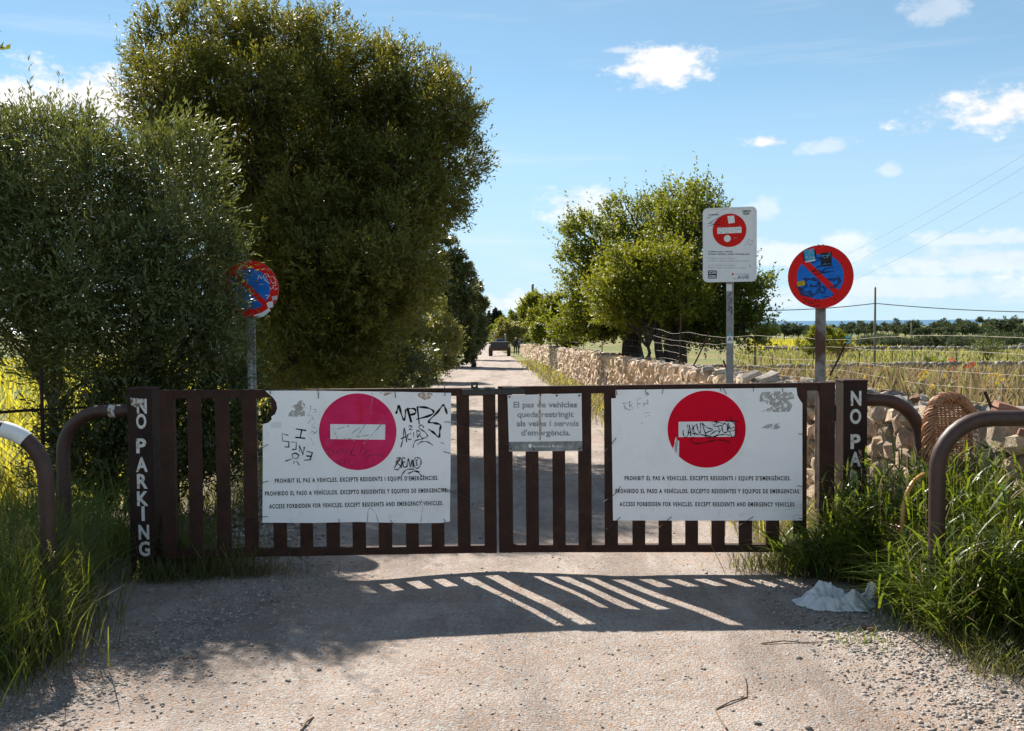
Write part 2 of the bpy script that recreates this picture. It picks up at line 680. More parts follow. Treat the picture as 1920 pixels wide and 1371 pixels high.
mat('sign_blue', (0.008, 0.13, 0.55), (0.012, 0.17, 0.62), scale=8, rough=0.5, spec=0.15)
mat('spray_blue', (0.006, 0.02, 0.10), (0.01, 0.035, 0.15), scale=30, rough=0.7)
mat('ink', (0.008, 0.008, 0.009), (0.02, 0.02, 0.021), scale=60, rough=0.7, spec=0.1)
mat('ink_faded', (0.16, 0.165, 0.17), (0.34, 0.35, 0.36), scale=22, rough=0.6)
mat('ink_grey', (0.20, 0.21, 0.23), (0.42, 0.44, 0.46), scale=40, rough=0.6)
mat('ink_red', (0.10, 0.012, 0.028), (0.22, 0.02, 0.05), scale=50, rough=0.6)
mat('paint_white', (0.70, 0.70, 0.68), (0.58, 0.57, 0.55), scale=40, rough=0.6, c3=(0.30, 0.12, 0.06), c3scale=26, c3lo=0.58, c3hi=0.66)
mat('paint_worn', (0.55, 0.55, 0.53), (0.16, 0.09, 0.06), scale=45, rough=0.65, lo=0.46, hi=0.56)
mat('band_grey', (0.12, 0.13, 0.13), (0.30, 0.32, 0.32), scale=20, rough=0.5)
mat('print_grey', (0.16, 0.18, 0.20), (0.40, 0.43, 0.45), scale=16, rough=0.5)
mat('residue', (0.56, 0.56, 0.54), (0.42, 0.40, 0.35), scale=60, rough=0.8)
mat('rust_stain', (0.50, 0.30, 0.16), (0.66, 0.50, 0.36), scale=40, rough=0.7)
mat('sticker_blue', (0.04, 0.32, 0.55), (0.3, 0.55, 0.7), scale=50, rough=0.4, lo=0.55, hi=0.62, spec=0.12)
mat('sticker_black', (0.012, 0.012, 0.014), (0.03, 0.03, 0.035), scale=40, rough=0.35, spec=0.12)
mat('sticker_yellow', (0.62, 0.40, 0.02), (0.55, 0.34, 0.02), scale=30, rough=0.45, spec=0.12)
mat('sticker_pink', (0.62, 0.50, 0.55), (0.55, 0.42, 0.5), scale=30, rough=0.45, spec=0.12)
mat('wire_dark', (0.03, 0.024, 0.02), (0.07, 0.05, 0.04), scale=50, rough=0.6, metal=0.3)
mat('wire_grey', (0.27, 0.23, 0.19), (0.15, 0.11, 0.085), scale=9, rough=0.6, metal=0.2)
mat('cable', (0.10, 0.105, 0.11), rough=0.7)
mat('pole_wood', (0.20, 0.18, 0.155), (0.13, 0.115, 0.10), scale=6, rough=0.9, stretch=(6, 6, 0.5), bump=0.004, bscale=20)
mat('bark_olive', (0.12, 0.095, 0.07), (0.06, 0.048, 0.037), scale=12, rough=0.95, bump=0.02, bscale=26, stretch=(2, 2, 0.6))
mat('bark_dark', (0.075, 0.055, 0.045), (0.035, 0.027, 0.023), scale=12, rough=0.95, bump=0.03, bscale=20, stretch=(2, 2, 0.5))
mat('leaf_olive', (0.085, 0.112, 0.040), (0.145, 0.170, 0.075), scale=1.3, rough=0.45, spec=0.32, island=0.55, trans=(0.26, 0.27, 0.03, 0.26))
mat('leaf_evergreen', (0.070, 0.086, 0.019), (0.150, 0.150, 0.038), scale=0.9, rough=0.5, spec=0.22, island=0.55, trans=(0.42, 0.38, 0.03, 0.28))
mat('leaf_hedge', (0.045, 0.062, 0.017), (0.075, 0.09, 0.026), scale=0.9, rough=0.36, spec=0.5, island=0.45, trans=(0.22, 0.22, 0.02, 0.3))
mat('leaf_pale', (0.13, 0.14, 0.045), (0.20, 0.20, 0.075), scale=0.9, rough=0.42, spec=0.4, island=0.35, trans=(0.5, 0.45, 0.05, 0.36))
mat('leaf_carob', (0.052, 0.082, 0.018), (0.095, 0.122, 0.022), scale=0.8, rough=0.52, spec=0.18, island=0.5, trans=(0.40, 0.42, 0.02, 0.36))
mat('leaf_lime', (0.11, 0.14, 0.018), (0.18, 0.20, 0.025), scale=0.8, rough=0.5, spec=0.2, island=0.4, trans=(0.40, 0.40, 0.02, 0.38))
mat('leaf_far', (0.062, 0.086, 0.042), (0.10, 0.125, 0.062), scale=0.3, rough=0.7, spec=0.2, island=0.35, objrand=0.0, trans=(0.09, 0.12, 0.03, 0.25))
mat('leaf_cypress', (0.020, 0.030, 0.017), (0.032, 0.043, 0.022), scale=0.6, rough=0.8, spec=0.2, island=0.35)
mat('grass_green', (0.055, 0.095, 0.012), (0.095, 0.138, 0.02), scale=2.5, rough=0.42, spec=0.45, island=0.4, trans=(0.32, 0.40, 0.02, 0.36))
mat('grass_olive', (0.062, 0.078, 0.024), (0.10, 0.11, 0.038), scale=2.5, rough=0.5, spec=0.4, island=0.4, trans=(0.30, 0.30, 0.05, 0.4))
mat('grass_straw', (0.25, 0.195, 0.11), (0.18, 0.14, 0.075), scale=2, rough=0.7, spec=0.3, island=0.4, trans=(0.34, 0.27, 0.13, 0.35))
mat('grass_yellow', (0.24, 0.235, 0.035), (0.32, 0.27, 0.05), scale=0.7, rough=0.6, spec=0.3, island=0.35, trans=(0.72, 0.64, 0.05, 0.5))
mat('grass_meadow', (0.15, 0.17, 0.045), (0.24, 0.215, 0.085), scale=0.5, rough=0.6, spec=0.3, island=0.4, trans=(0.42, 0.42, 0.08, 0.42))
mat('grass_brown', (0.20, 0.135, 0.085), (0.13, 0.085, 0.055), scale=0.7, rough=0.7, spec=0.25, island=0.4, trans=(0.36, 0.25, 0.12, 0.4))
mat('flower_yellow', (0.75, 0.45, 0.01), rough=0.6, island=0.2, trans=(0.8, 0.55, 0.02, 0.3))
mat('flower_red', (0.60, 0.025, 0.01), rough=0.6, island=0.2, trans=(0.8, 0.08, 0.02, 0.3))
mat('wicker', (0.30, 0.135, 0.065), (0.42, 0.22, 0.12), scale=30, rough=0.5, spec=0.4, c3=(0.16, 0.07, 0.035), c3scale=18, c3lo=0.55, c3hi=0.68)
mat('cane_yellow', (0.55, 0.32, 0.10), (0.45, 0.24, 0.07), scale=20, rough=0.4, spec=0.5)
mat('plastic_bag', (0.86, 0.89, 0.91), (0.78, 0.82, 0.85), scale=14, rough=0.35, spec=0.4, trans=(0.82, 0.86, 0.9, 0.35), c3=(0.36, 0.27, 0.2), c3scale=26, c3lo=0.6, c3hi=0.72)
mat('twig', (0.16, 0.115, 0.08), (0.24, 0.18, 0.13), scale=30, rough=0.9)
mat('bucket_dark', (0.022, 0.024, 0.024), (0.035, 0.034, 0.032), scale=5, rough=0.6)
mat('bucket_rust', (0.07, 0.032, 0.018), (0.04, 0.02, 0.014), scale=7, rough=0.7)
mat('tyre', (0.018, 0.017, 0.016), (0.04, 0.034, 0.028), scale=8, rough=0.9)
mat('machine_yellow', (0.30, 0.19, 0.03), (0.22, 0.13, 0.03), scale=6, rough=0.6)
mat('machine_grey', (0.30, 0.32, 0.34), (0.2, 0.21, 0.22), scale=6, rough=0.5)
mat('machine_blue', (0.01, 0.04, 0.30), rough=0.5)
mat('cloth_black', (0.012, 0.012, 0.014), (0.02, 0.02, 0.022), scale=12, rough=0.9)
mat('cloth_grey', (0.14, 0.15, 0.17), (0.10, 0.11, 0.12), scale=12, rough=0.9)
mat('skin', (0.42, 0.24, 0.17), rough=0.6)
mat('cap_white', (0.55, 0.55, 0.55), rough=0.8)
mat('sea_water', (0.035, 0.12, 0.22), (0.05, 0.15, 0.26), scale=0.004, rough=0.5, spec=0.4)
mat('bottle_green', (0.05, 0.42, 0.10), rough=0.3)
mat('blue_cord', (0.08, 0.45, 0.62), rough=0.5)
mat('palm_leaf', (0.10, 0.13, 0.03), (0.16, 0.18, 0.04), scale=3, rough=0.5, island=0.3, trans=(0.34, 0.36, 0.04, 0.35))


def worn_through(name, scale, lo, hi, top=1.0):
    """Print, paint or glue that has worn away in specks: the surface below shows through."""
    nt = MATS[name].node_tree
    N, K = nt.nodes, nt.links
    p = next(n for n in N if n.type == 'BSDF_PRINCIPLED')
    tc = next(n for n in N if n.type == 'TEX_COORD')
    n = N.new('ShaderNodeTexNoise')
    n.inputs['Scale'].default_value = scale
    n.inputs['Detail'].default_value = 8
    n.inputs['Roughness'].default_value = 0.7
    K.new(tc.outputs['Object'], n.inputs['Vector'])
    mr = N.new('ShaderNodeMapRange')
    K.new(n.outputs[0], mr.inputs[0])
    for i, v in enumerate((lo, hi, 0.0, top)):
        mr.inputs[i + 1].default_value = v
    K.new(mr.outputs[0], p.inputs['Alpha'])


worn_through('residue', 38, 0.42, 0.60, .9)
worn_through('rust_stain', 30, 0.40, 0.62, .85)
worn_through('paint_white', 55, 0.34, 0.42)
worn_through('ink_grey', 45, 0.36, 0.55, .9)
worn_through('ink_red', 45, 0.36, 0.55, .85)
worn_through('spray_blue', 30, 0.30, 0.58, .9)
worn_through('print_grey', 14, 0.25, 0.5)
worn_patches('panel_white', None, (((1, 1, 1), 3.0, .50, .72, (0.70, 0.71, 0.73), .55), ((2.5, 1, .7), 9.0, .60, .78, (0.58, 0.57, 0.56), .5)))
worn_patches('rust', None, (((1, 1, .5), 6.0, .55, .72, (0.075, 0.032, 0.018), .7), ((1, 1, 1), 40.0, .62, .72, (0.12, 0.055, 0.03), .6)))
worn_patches('tube_brown', None, (((1, 1, 1), 7.0, .55, .75, (0.075, 0.034, 0.022), .7), ((1, 1, 1), 45.0, .62, .72, (0.15, 0.08, 0.05), .5)))
mat('house_wall', (0.55, 0.45, 0.38), (0.48, 0.38, 0.32), scale=1, rough=0.9)
mat('house_roof', (0.36, 0.17, 0.10), rough=0.9)

# ================================================================== THE SETTING
WALL_X = 2.95                                  # wall face, right of the line of sight down the track


def axis_x(y):
    return -0.0257 * y


def track_z(y):
    if y < 6.4:
        return 0.0
    z = -0.0126 * (y - 6.4)
    z -= 0.26 * math.exp(-((y - 92) / 26.0) ** 2)
    return z


def land_z(x, y):
    z = track_z(min(y, 1400))
    rx = x - axis_x(min(max(y, 0), 90))
    if rx > WALL_X + 0.25:
        z += 0.88 * (1 - sstep(8, 38, y)) * sstep(WALL_X + 0.25, WALL_X + 0.5, rx) * sstep(-6, 4, y)
    if y > 250:
        hill = 8.5 * math.exp(-((y - 660) / 190.0) ** 2) * (0.35 + 0.65 * sstep(120, 420, x)) * sstep(60, 160, x)
        hill += 6.0 * math.exp(-((y - 700) / 160.0) ** 2) * sstep(-20, -120, x)
        z += hill
        z += 1.0 * mnoise.noise(Vector((x * 0.006, y * 0.006, 3.3)))
    if y > 12 and abs(rx) > 5:
        z += 0.10 * mnoise.noise(Vector((x * 0.15, y * 0.15, 1.7)))
    return z


def axis_lines(dense, far, step0, grow):
    out = [0.0]
    s = step0
    while out[-1] < far:
        if out[-1] > dense:
            s *= grow
        out.append(out[-1] + s)
    return out


def build_ground():
    px = axis_lines(7, 2600, 0.25, 1.18)
    xs = sorted(set([round(v, 4) for v in px] + [round(-v, 4) for v in px]))
    py = axis_lines(40, 1800, 0.5, 1.10)
    ys = [-40, -25, -15, -10, -6, -3] + py
    V = []
    for y in ys:
        for x in xs:
            z = land_z(x, y)
            rx = x - axis_x(min(max(y, 0), 90))
            if -3.2 < rx < 2.7 and y < 470:
                z -= 0.03                      # bed of the track
            V.append((x, y, z))
    nx = len(xs)
    Fc = [(j * nx + i, j * nx + i + 1, (j + 1) * nx + i + 1, (j + 1) * nx + i) for j in range(len(ys) - 1) for i in range(nx - 1)]
    me = np_mesh('ground', np.array(V), np.array(Fc))
    me.polygons.foreach_set('use_smooth', [True] * len(me.polygons))
    me.materials.append(MATS['field_soil'])
    o = bpy.data.objects.new('ground', me)
    COL.objects.link(o)
    tag(o, kind='structure')
    # the sea beyond the coast
    s = MB()
    s.add([(-40000, 1500, -21), (40000, 1500, -21), (40000, 50000, -21), (-40000, 50000, -21)], [(0, 1, 2, 3)])
    tag(s.build('sea', 'sea_water'), kind='structure')


def road_edges(y):
    n1 = mnoise.noise(Vector((y * 0.7, 0.3, 0))) * 0.22 + mnoise.noise(Vector((y * 2.3, 5.3, 0))) * 0.08
    n2 = mnoise.noise(Vector((y * 0.6, 9.3, 0))) * 0.22 + mnoise.noise(Vector((y * 2.1, 2.3, 0))) * 0.08
    if y < 7:
        l, r = -2.75, 2.62
    else:
        l = -2.3 + 0.5 * sstep(10, 40, y) + 0.9 * sstep(45, 85, y)
        r = 2.35 - 0.2 * sstep(10, 30, y)
    if y > 100:
        r = 1.9
    return l + n1, r + n2


def road_relief(x, y):
    z = 0.018 * mnoise.noise(Vector((x * 0.9, y * 0.9, 0.1))) + 0.008 * mnoise.noise(Vector((x * 3.1, y * 3.1, 4.1)))
    z += 0.004 * mnoise.noise(Vector((x * 11, y * 11, 7.1)))
    rx = x - axis_x(y)
    for c in (-0.75, 0.85):                   # worn wheel lines
        z -= 0.016 * math.exp(-((rx - c) / 0.28) ** 2)
    return z


def build_road():
    ys = [-6 + 0.12 * i for i in range(int(14 / 0.12))]
    while ys[-1] < 60:
        ys.append(ys[-1] + 0.3 + (ys[-1] - 8) * 0.012)
    while ys[-1] < 480:
        ys.append(ys[-1] + 4)
    NX = 44
    V = []
    for y in ys:
        l, r = road_edges(y)
        for i in range(NX + 1):
            t = i / NX
            x = axis_x(y) + l + (r - l) * t
            e = min(t, 1 - t)
            z = track_z(y) + road_relief(x, y) + 0.008 - 0.05 * (1 - sstep(0, 0.06, e))
            V.append((x, y, z))
    n = NX + 1
    Fc = [(j * n + i, j * n + i + 1, (j + 1) * n + i + 1, (j + 1) * n + i) for j in range(len(ys) - 1) for i in range(NX)]
    me = np_mesh('dirt_road', np.array(V), np.array(Fc))
    me.polygons.foreach_set('use_smooth', [True] * len(me.polygons))
    me.materials.append(MATS['dirt'])
    o = bpy.data.objects.new('dirt_road', me)
    COL.objects.link(o)
    tag(o, kind='structure')
    # bare verges either side
    for side in (-1, 1):
        V = []
        yy = [-6 + 0.3 * i for i in range(140)]
        M_ = 14
        for y in yy:
            l, r = road_edges(y)
            for i in range(M_ + 1):
                t = i / M_
                if side < 0:
                    x = axis_x(y) + l + 0.35 - t * (1.6 if y < 9 else 1.1)
                else:
                    lim = WALL_X + 0.2
                    x = axis_x(y) + (r - 0.35) + t * (lim - r + 0.35)
                z = track_z(y) + 0.006 + 0.03 * mnoise.noise(Vector((x * 2.2, y * 2.2, 2.2))) + 0.05 * t - 0.03 * (1 - sstep(0, 0.2, t))
                V.append((x, y, z))
        n = M_ + 1
        Fc = [(j * n + i, j * n + i + 1, (j + 1) * n + i + 1, (j + 1) * n + i) for j in range(len(yy) - 1) for i in range(M_)]
        if side < 0:
            Fc = [f[::-1] for f in Fc]
        me = np_mesh('road_verge', np.array(V), np.array(Fc))
        me.polygons.foreach_set('use_smooth', [True] * len(me.polygons))
        me.materials.append(MATS['soil'])
        o = bpy.data.objects.new('road_verge', me)
        COL.objects.link(o)
        tag(o, kind='structure')


build_ground()
build_road()


def surface_z(x, y):
    l, r = road_edges(y)
    rx = x - axis_x(y)
    if l + 0.1 < rx < r - 0.1:
        return track_z(y) + road_relief(x, y) + 0.008
    return track_z(y) + 0.03


# ------------------------------------------------------------------ gravel (nobody could count it)
OCT = np.array([(1, 0, 0), (0, 1, 0), (-1, 0, 0), (0, -1, 0), (0, 0, 1), (0, 0, -1)], float)
OCT_F = np.array([(0, 1, 4), (1, 2, 4), (2, 3, 4), (3, 0, 4), (1, 0, 5), (2, 1, 5), (3, 2, 5), (0, 3, 5)])


def gravel(name, label, pts, sizes, material):
    n = len(pts)
    V = np.repeat(OCT[None], n, 0)
    V = V + RNG.uniform(-0.32, 0.32, V.shape)
    sc = sizes[:, None, None] * np.stack([RNG.uniform(.7, 1.3, n), RNG.uniform(.6, 1.1, n), RNG.uniform(.35, .75, n)], 1)[:, None, :]
    V = V * sc
    a = RNG.uniform(0, 6.28, n)
    c, s = np.cos(a)[:, None], np.sin(a)[:, None]
    X = V[:, :, 0] * c - V[:, :, 1] * s
    Y = V[:, :, 0] * s + V[:, :, 1] * c
    V = np.stack([X, Y, V[:, :, 2]], 2) + np.array(pts)[:, None, :]
    Fc = (OCT_F[None] + (np.arange(n) * 6)[:, None, None]).reshape(-1, 3)
    me = np_mesh(name, V.reshape(-1, 3), Fc)
    o = link(name, me, material)
    return tag(o, label, 'gravel', kind='stuff')


def scatter_gravel():
    pts, sz = [], []
    for _ in range(17000):                    # thin scatter on the track
        y = 2.8 + (random.random() ** 1.5) * 22
        hw = 0.56 * y
        x = random.uniform(-hw, hw)
        if not (-2.6 < x < 2.7):
            continue
        s = random.choice((0.0025, 0.003, 0.0035, 0.004, 0.005, 0.007)) * (1 + 0.5 * random.random())
        if random.random() < 0.02:
            s *= 2.4
        pts.append((x, y, surface_z(x, y) + s * 0.15))
        sz.append(s)
    for _ in range(5500):                     # stone bank lower right, from the bag to the corner
        t = random.random()
        x = 1.55 + 0.25 * t + random.gauss(0.25, 0.3)
        y = 5.75 - 2.4 * t + random.gauss(0, 0.25)
        if x < 1.35 + 0.2 * t or y < 2.6:
            continue
        s = random.choice((.004, .005, .006, .007, .009, .013))
        pts.append((x, y, surface_z(x, y) + s * 0.2))
        sz.append(s)
    for _ in range(5200):                     # stone bank on the left edge
        t = random.random()
        x = -2.0 + 0.55 * t + random.gauss(0.0, 0.2)
        y = 3.9 + 2.6 * t + random.gauss(0, 0.22)
        s = random.choice((.003, .004, .005, .006, .008, .012))
        pts.append((x, y, surface_z(x, y) + s * 0.2))
        sz.append(s)
    for _ in range(3000):                     # behind the gate on the left
        y = random.uniform(6.8, 11)
        x = -2.1 + random.gauss(0, 0.3)
        s = random.uniform(0.008, 0.03)
        pts.append((x, y, surface_z(x, y) + s * 0.2))
        sz.append(s)
    gravel('gravel', 'loose grey and tan gravel strewn over the dirt track', pts, np.array(sz), 'pebbles')


scatter_gravel()

# ------------------------------------------------------------------ dry stone wall


def stone_mesh(name, seed, pw=3.0, jit=0.24):
    """A block of 26 points pushed to a rounded, uneven stone within a unit box."""
    rr = np.random.default_rng(seed)
    idx, V = {}, []
    for i in range(3):
        for j in range(3):
            for k in range(3):
                if (i, j, k) == (1, 1, 1):
                    continue
                p = np.array([i - 1, j - 1, k - 1], float)
                l = (np.abs(p) ** pw).sum() ** (1 / pw)
                p = p / l
                p = p * (1 + rr.uniform(-jit, jit)) + rr.uniform(-jit, jit, 3) * 0.55
                idx[(i, j, k)] = len(V)
                V.append(p * 0.5)
    Fc = []
    for a in range(3):
        for s in (0, 2):
            for u in range(2):
                for w in range(2):
                    q = []
                    for (du, dw) in ((0, 0), (1, 0), (1, 1), (0, 1)):
                        c = [0, 0, 0]
                        c[a] = s
                        c[(a + 1) % 3] = u + du
                        c[(a + 2) % 3] = w + dw
                        q.append(idx[tuple(c)])
                    Fc.append(q if s == 2 else q[::-1])
    me = bpy.data.meshes.new(name)
    me.from_pydata([tuple(v) for v in V], [], Fc)
    me.update()
    me.polygons.foreach_set('use_smooth', [True] * len(me.polygons))
    try:
        me.set_sharp_from_angle(angle=R(34))
    except Exception:
        pass
    return me


STONES = [stone_mesh('stone', 100 + i) for i in range(14)]
STONES_RED = [s.copy() for s in STONES[:6]]
STONES_GREY = [s.copy() for s in STONES[4:12]]
for s in STONES:
    s.materials.append(MATS['limestone'])
for s in STONES_RED:
    s.materials.append(MATS['red_stone'])
for s in STONES_GREY:
    s.materials.append(MATS['grey_stone'])
SV = [np.array([v.co[:] for v in s.vertices]) for s in STONES]
SF = np.array([tuple(p.vertices) for p in STONES[0].polygons])


def wall_top(y):
    return 1.02 + 0.03 * mnoise.noise(Vector((y * 0.6, 1.2, 0)))


def build_wall():
    root = thing('dry_stone_wall', 'beige dry stone wall running along the right side of the track', 'stone wall', (0, 0, 0))
    core = MB()
    ys = [4.2 + i * 1.0 for i in range(83)]
    for a, b in zip(ys[:-1], ys[1:]):
        xa, xb = WALL_X + axis_x(a) + 0.11, WALL_X + axis_x(b) + 0.11
        za, zb = track_z(a), track_z(b)
        ha, hb = za + wall_top(a) - 0.09, zb + wall_top(b) - 0.09
        vs = [(xa, a, za - 0.2), (xa + 0.36, a, za - 0.2), (xa + 0.36, a, ha), (xa, a, ha),
              (xb, b, zb - 0.2), (xb + 0.36, b, zb - 0.2), (xb + 0.36, b, hb), (xb, b, hb)]
        core.add(vs, [(0, 1, 2, 3), (7, 6, 5, 4), (0, 3, 7, 4), (3, 2, 6, 7), (1, 5, 6, 2)])
    core.build('core', 'core_fill', root)
    rnd = random.Random(5)
    near, far = [], []
    # uneven courses of the face; beyond the first metres the stones stand upright
    zc0 = 0.0
    for ci in range(7):
        y = 4.3 + rnd.random() * 0.1
        while y < 86:
            far_ = sstep(9, 16, y)
            h = (0.155, 0.165, 0.15, 0.15, 0.145, 0.14, 0.15)[ci]
            z0 = (0.0, 0.14, 0.29, 0.43, 0.57, 0.71, 0.85)[ci]
            w = rnd.choice((.08, .1, .12, .14, .17, .21)) * rnd.uniform(.85, 1.15)
            w *= 1 - .3 * far_
            if y > 22:
                w *= 1.0 + min(1.8, (y - 22) * 0.05)
            hh = h * rnd.uniform(0.8, 1.25) * (1 + .25 * far_)
            zc = track_z(y) + z0 + h / 2 + 0.035 * mnoise.noise(Vector((y * 1.7, ci * 3.1, 0))) + rnd.uniform(-.015, .015) + (wall_top(y) - 1.02 if ci == 6 else 0)
            xc = WALL_X + axis_x(y) + 0.12 + rnd.uniform(-0.04, 0.03) + 0.05 * (z0 - 0.5)
            rec = (Vector((xc, y + w / 2, zc)), Vector((rnd.uniform(.22, .3), w * rnd.uniform(1.05, 1.25), hh * rnd.uniform(1.0, 1.2))),
                   (rnd.uniform(-.45, .45), rnd.uniform(-.25, .25), rnd.uniform(-.25, .25)), rnd.randrange(14))
            if y > 5.0:
                (near if y < 60 else far).append((y, rec))
            y += w
    near.sort(key=lambda t: t[0])
    far = near[300:] + far
    near = near[:300]
    for _, (p, s, e, k) in near:
        o = link('stone', STONES[k], None, root)
        o.location, o.scale, o.rotation_euler = p, s, e
    V, Fc = [], []
    for n, (_, (p, s, e, k)) in enumerate(far):
        m = np.array(Matrix.LocRotScale(p, Matrix.Rotation(e[0], 3, 'X'), s))
        V.append(SV[k] @ m[:3, :3].T + m[:3, 3])
        Fc.append(SF + 26 * n)
    o = link('stonework', np_mesh('stonework', np.concatenate(V), np.concatenate(Fc)), 'limestone_far', root)
    tag(o, kind='stuff')
    autosmooth(o, 34)
    # rubble lying on top
    rub, rest = [], []
    y = 5.0
    while y < 70:
        for c in range(3 if y < 14 else 2):
            s = rnd.uniform(0.04, 0.115)
            x = WALL_X + axis_x(y) + rnd.uniform(0.05, 0.62)
            p = Vector((x, y + rnd.uniform(-.05, .05), track_z(y) + wall_top(y) - 0.03 + rnd.uniform(-.01, 0.035)))
            red = rnd.random() < (0.1 if y < 9 else 0.42 if y > 14 else 0.28)
            sc = Vector((s * rnd.uniform(.8, 1.6), s * rnd.uniform(.8, 1.6), s * rnd.uniform(.3, .6)))
            e = (rnd.uniform(-.5, .5), rnd.uniform(-.5, .5), rnd.uniform(0, 6.28))
            (rub if len(rub) < 290 else rest).append((p, sc, e, red, rnd.randrange(100)))
        y += 0.085 if y < 14 else 0.17
    # a few big blocks
    for (px, py, Y, s) in ((1888, 752, 5.95, 0.17), (1440, 700, 10.6, 0.2), (1405, 703, 11.2, 0.17), (1325, 683, 13.5, 0.15), (1352, 694, 12.6, 0.13), (1600, 722, 8.0, 0.13)):
        p = at(px, py, Y)
        rub.append((Vector((p.x, p.y, track_z(Y) + wall_top(Y) + 0.04)), Vector((s * 1.4, s, s * .6)), (rnd.uniform(-.4, .4), rnd.uniform(-.4, .4), rnd.uniform(0, 6)), Y < 7, rnd.randrange(100)))
    for (p, sc, e, red, k) in rub:
        o = link('rubble_stone', STONES_RED[k % 6] if red else STONES_GREY[k % 8], None, root)
        o.location, o.scale, o.rotation_euler = p, sc, e
    for nm, flag, mt in (('rubble', False, 'grey_stone'), ('red_rubble', True, 'red_stone')):
        V, Fc = [], []
        for (p, sc, e, red, k) in rest:
            if red != flag:
                continue
            m = np.array(Matrix.LocRotScale(p, Matrix.Rotation(e[0], 3, 'X') @ Matrix.Rotation(e[2], 3, 'Z'), sc))
            V.append(SV[k % 14] @ m[:3, :3].T + m[:3, 3])
            Fc.append(SF + 26 * (len(V) - 1))
        if V:
            o = link(nm, np_mesh(nm, np.concatenate(V), np.concatenate(Fc)), mt, root)
            tag(o, kind='stuff')


build_wall()


def low_wall(name, label, pts, h, w, seed):
    """A far field wall: a row of joined small stones."""
    rnd = random.Random(seed)
    V, Fc = [], []
    for (xa, ya), (xb, yb) in zip(pts[:-1], pts[1:]):
        L = math.hypot(xb - xa, yb - ya)
        n = max(2, int(L / (w * 0.75)))
        for i in range(n):
            t = (i + rnd.random()) / n
            x, y = xa + (xb - xa) * t, ya + (yb - ya) * t
            for c in range(2):
                s = w * rnd.uniform(0.8, 1.4)
                m = np.array(Matrix.LocRotScale(Vector((x, y, land_z(x, y) + h * (0.25 + 0.5 * c) + rnd.uniform(-.06, .06) * h)), Matrix.Rotation(rnd.uniform(0, 6), 3, 'Z'), Vector((s, s, h * rnd.uniform(.55, .8)))))
                k = rnd.randrange(14)
                V.append(SV[k] @ m[:3, :3].T + m[:3, 3])
                Fc.append(SF + 26 * (len(V) - 1))
    o = link(name, np_mesh(name, np.concatenate(V), np.concatenate(Fc)), 'field_stone')
    return tag(o, label, 'stone wall', 'low walls dividing the fields')


low_wall('field_wall', 'low grey stone wall across the meadow behind the leaning fence rods', [(6.0, 39.0), (12, 37.5), (22, 38), (34, 40)], 0.34, 0.24, 1)
low_wall('field_wall', 'low stone wall at the near edge of the yellow field', [(24, 100), (31, 93), (44, 84)], 0.5, 0.4, 2)
low_wall('field_wall', 'long low stone wall in front of the far dark scrub', [(46, 90), (60, 92), (80, 95), (110, 96)], 0.6, 0.45, 3)

# ================================================================== TREES AND SHRUBS


def leaf_quads(P, D, L, W, fold=0.22, Nref=None, loose=0.55):
    n = len(P)
    S = unit(np.cross(D, rdir(n) if Nref is None else Nref + rdir(n) * loose))
    Nn = np.cross(S, D)
    L = L[:, None]
    W = W[:, None]
    V = np.empty((n, 4, 3))
    V[:, 0] = P
    V[:, 1] = P + D * L * 0.5 + S * W * 0.5 + Nn * W * fold
    V[:, 2] = P + D * L
    V[:, 3] = P + D * L * 0.5 - S * W * 0.5 + Nn * W * fold
    Fc = np.arange(n * 4).reshape(n, 4)
    return V.reshape(-1, 3), Fc


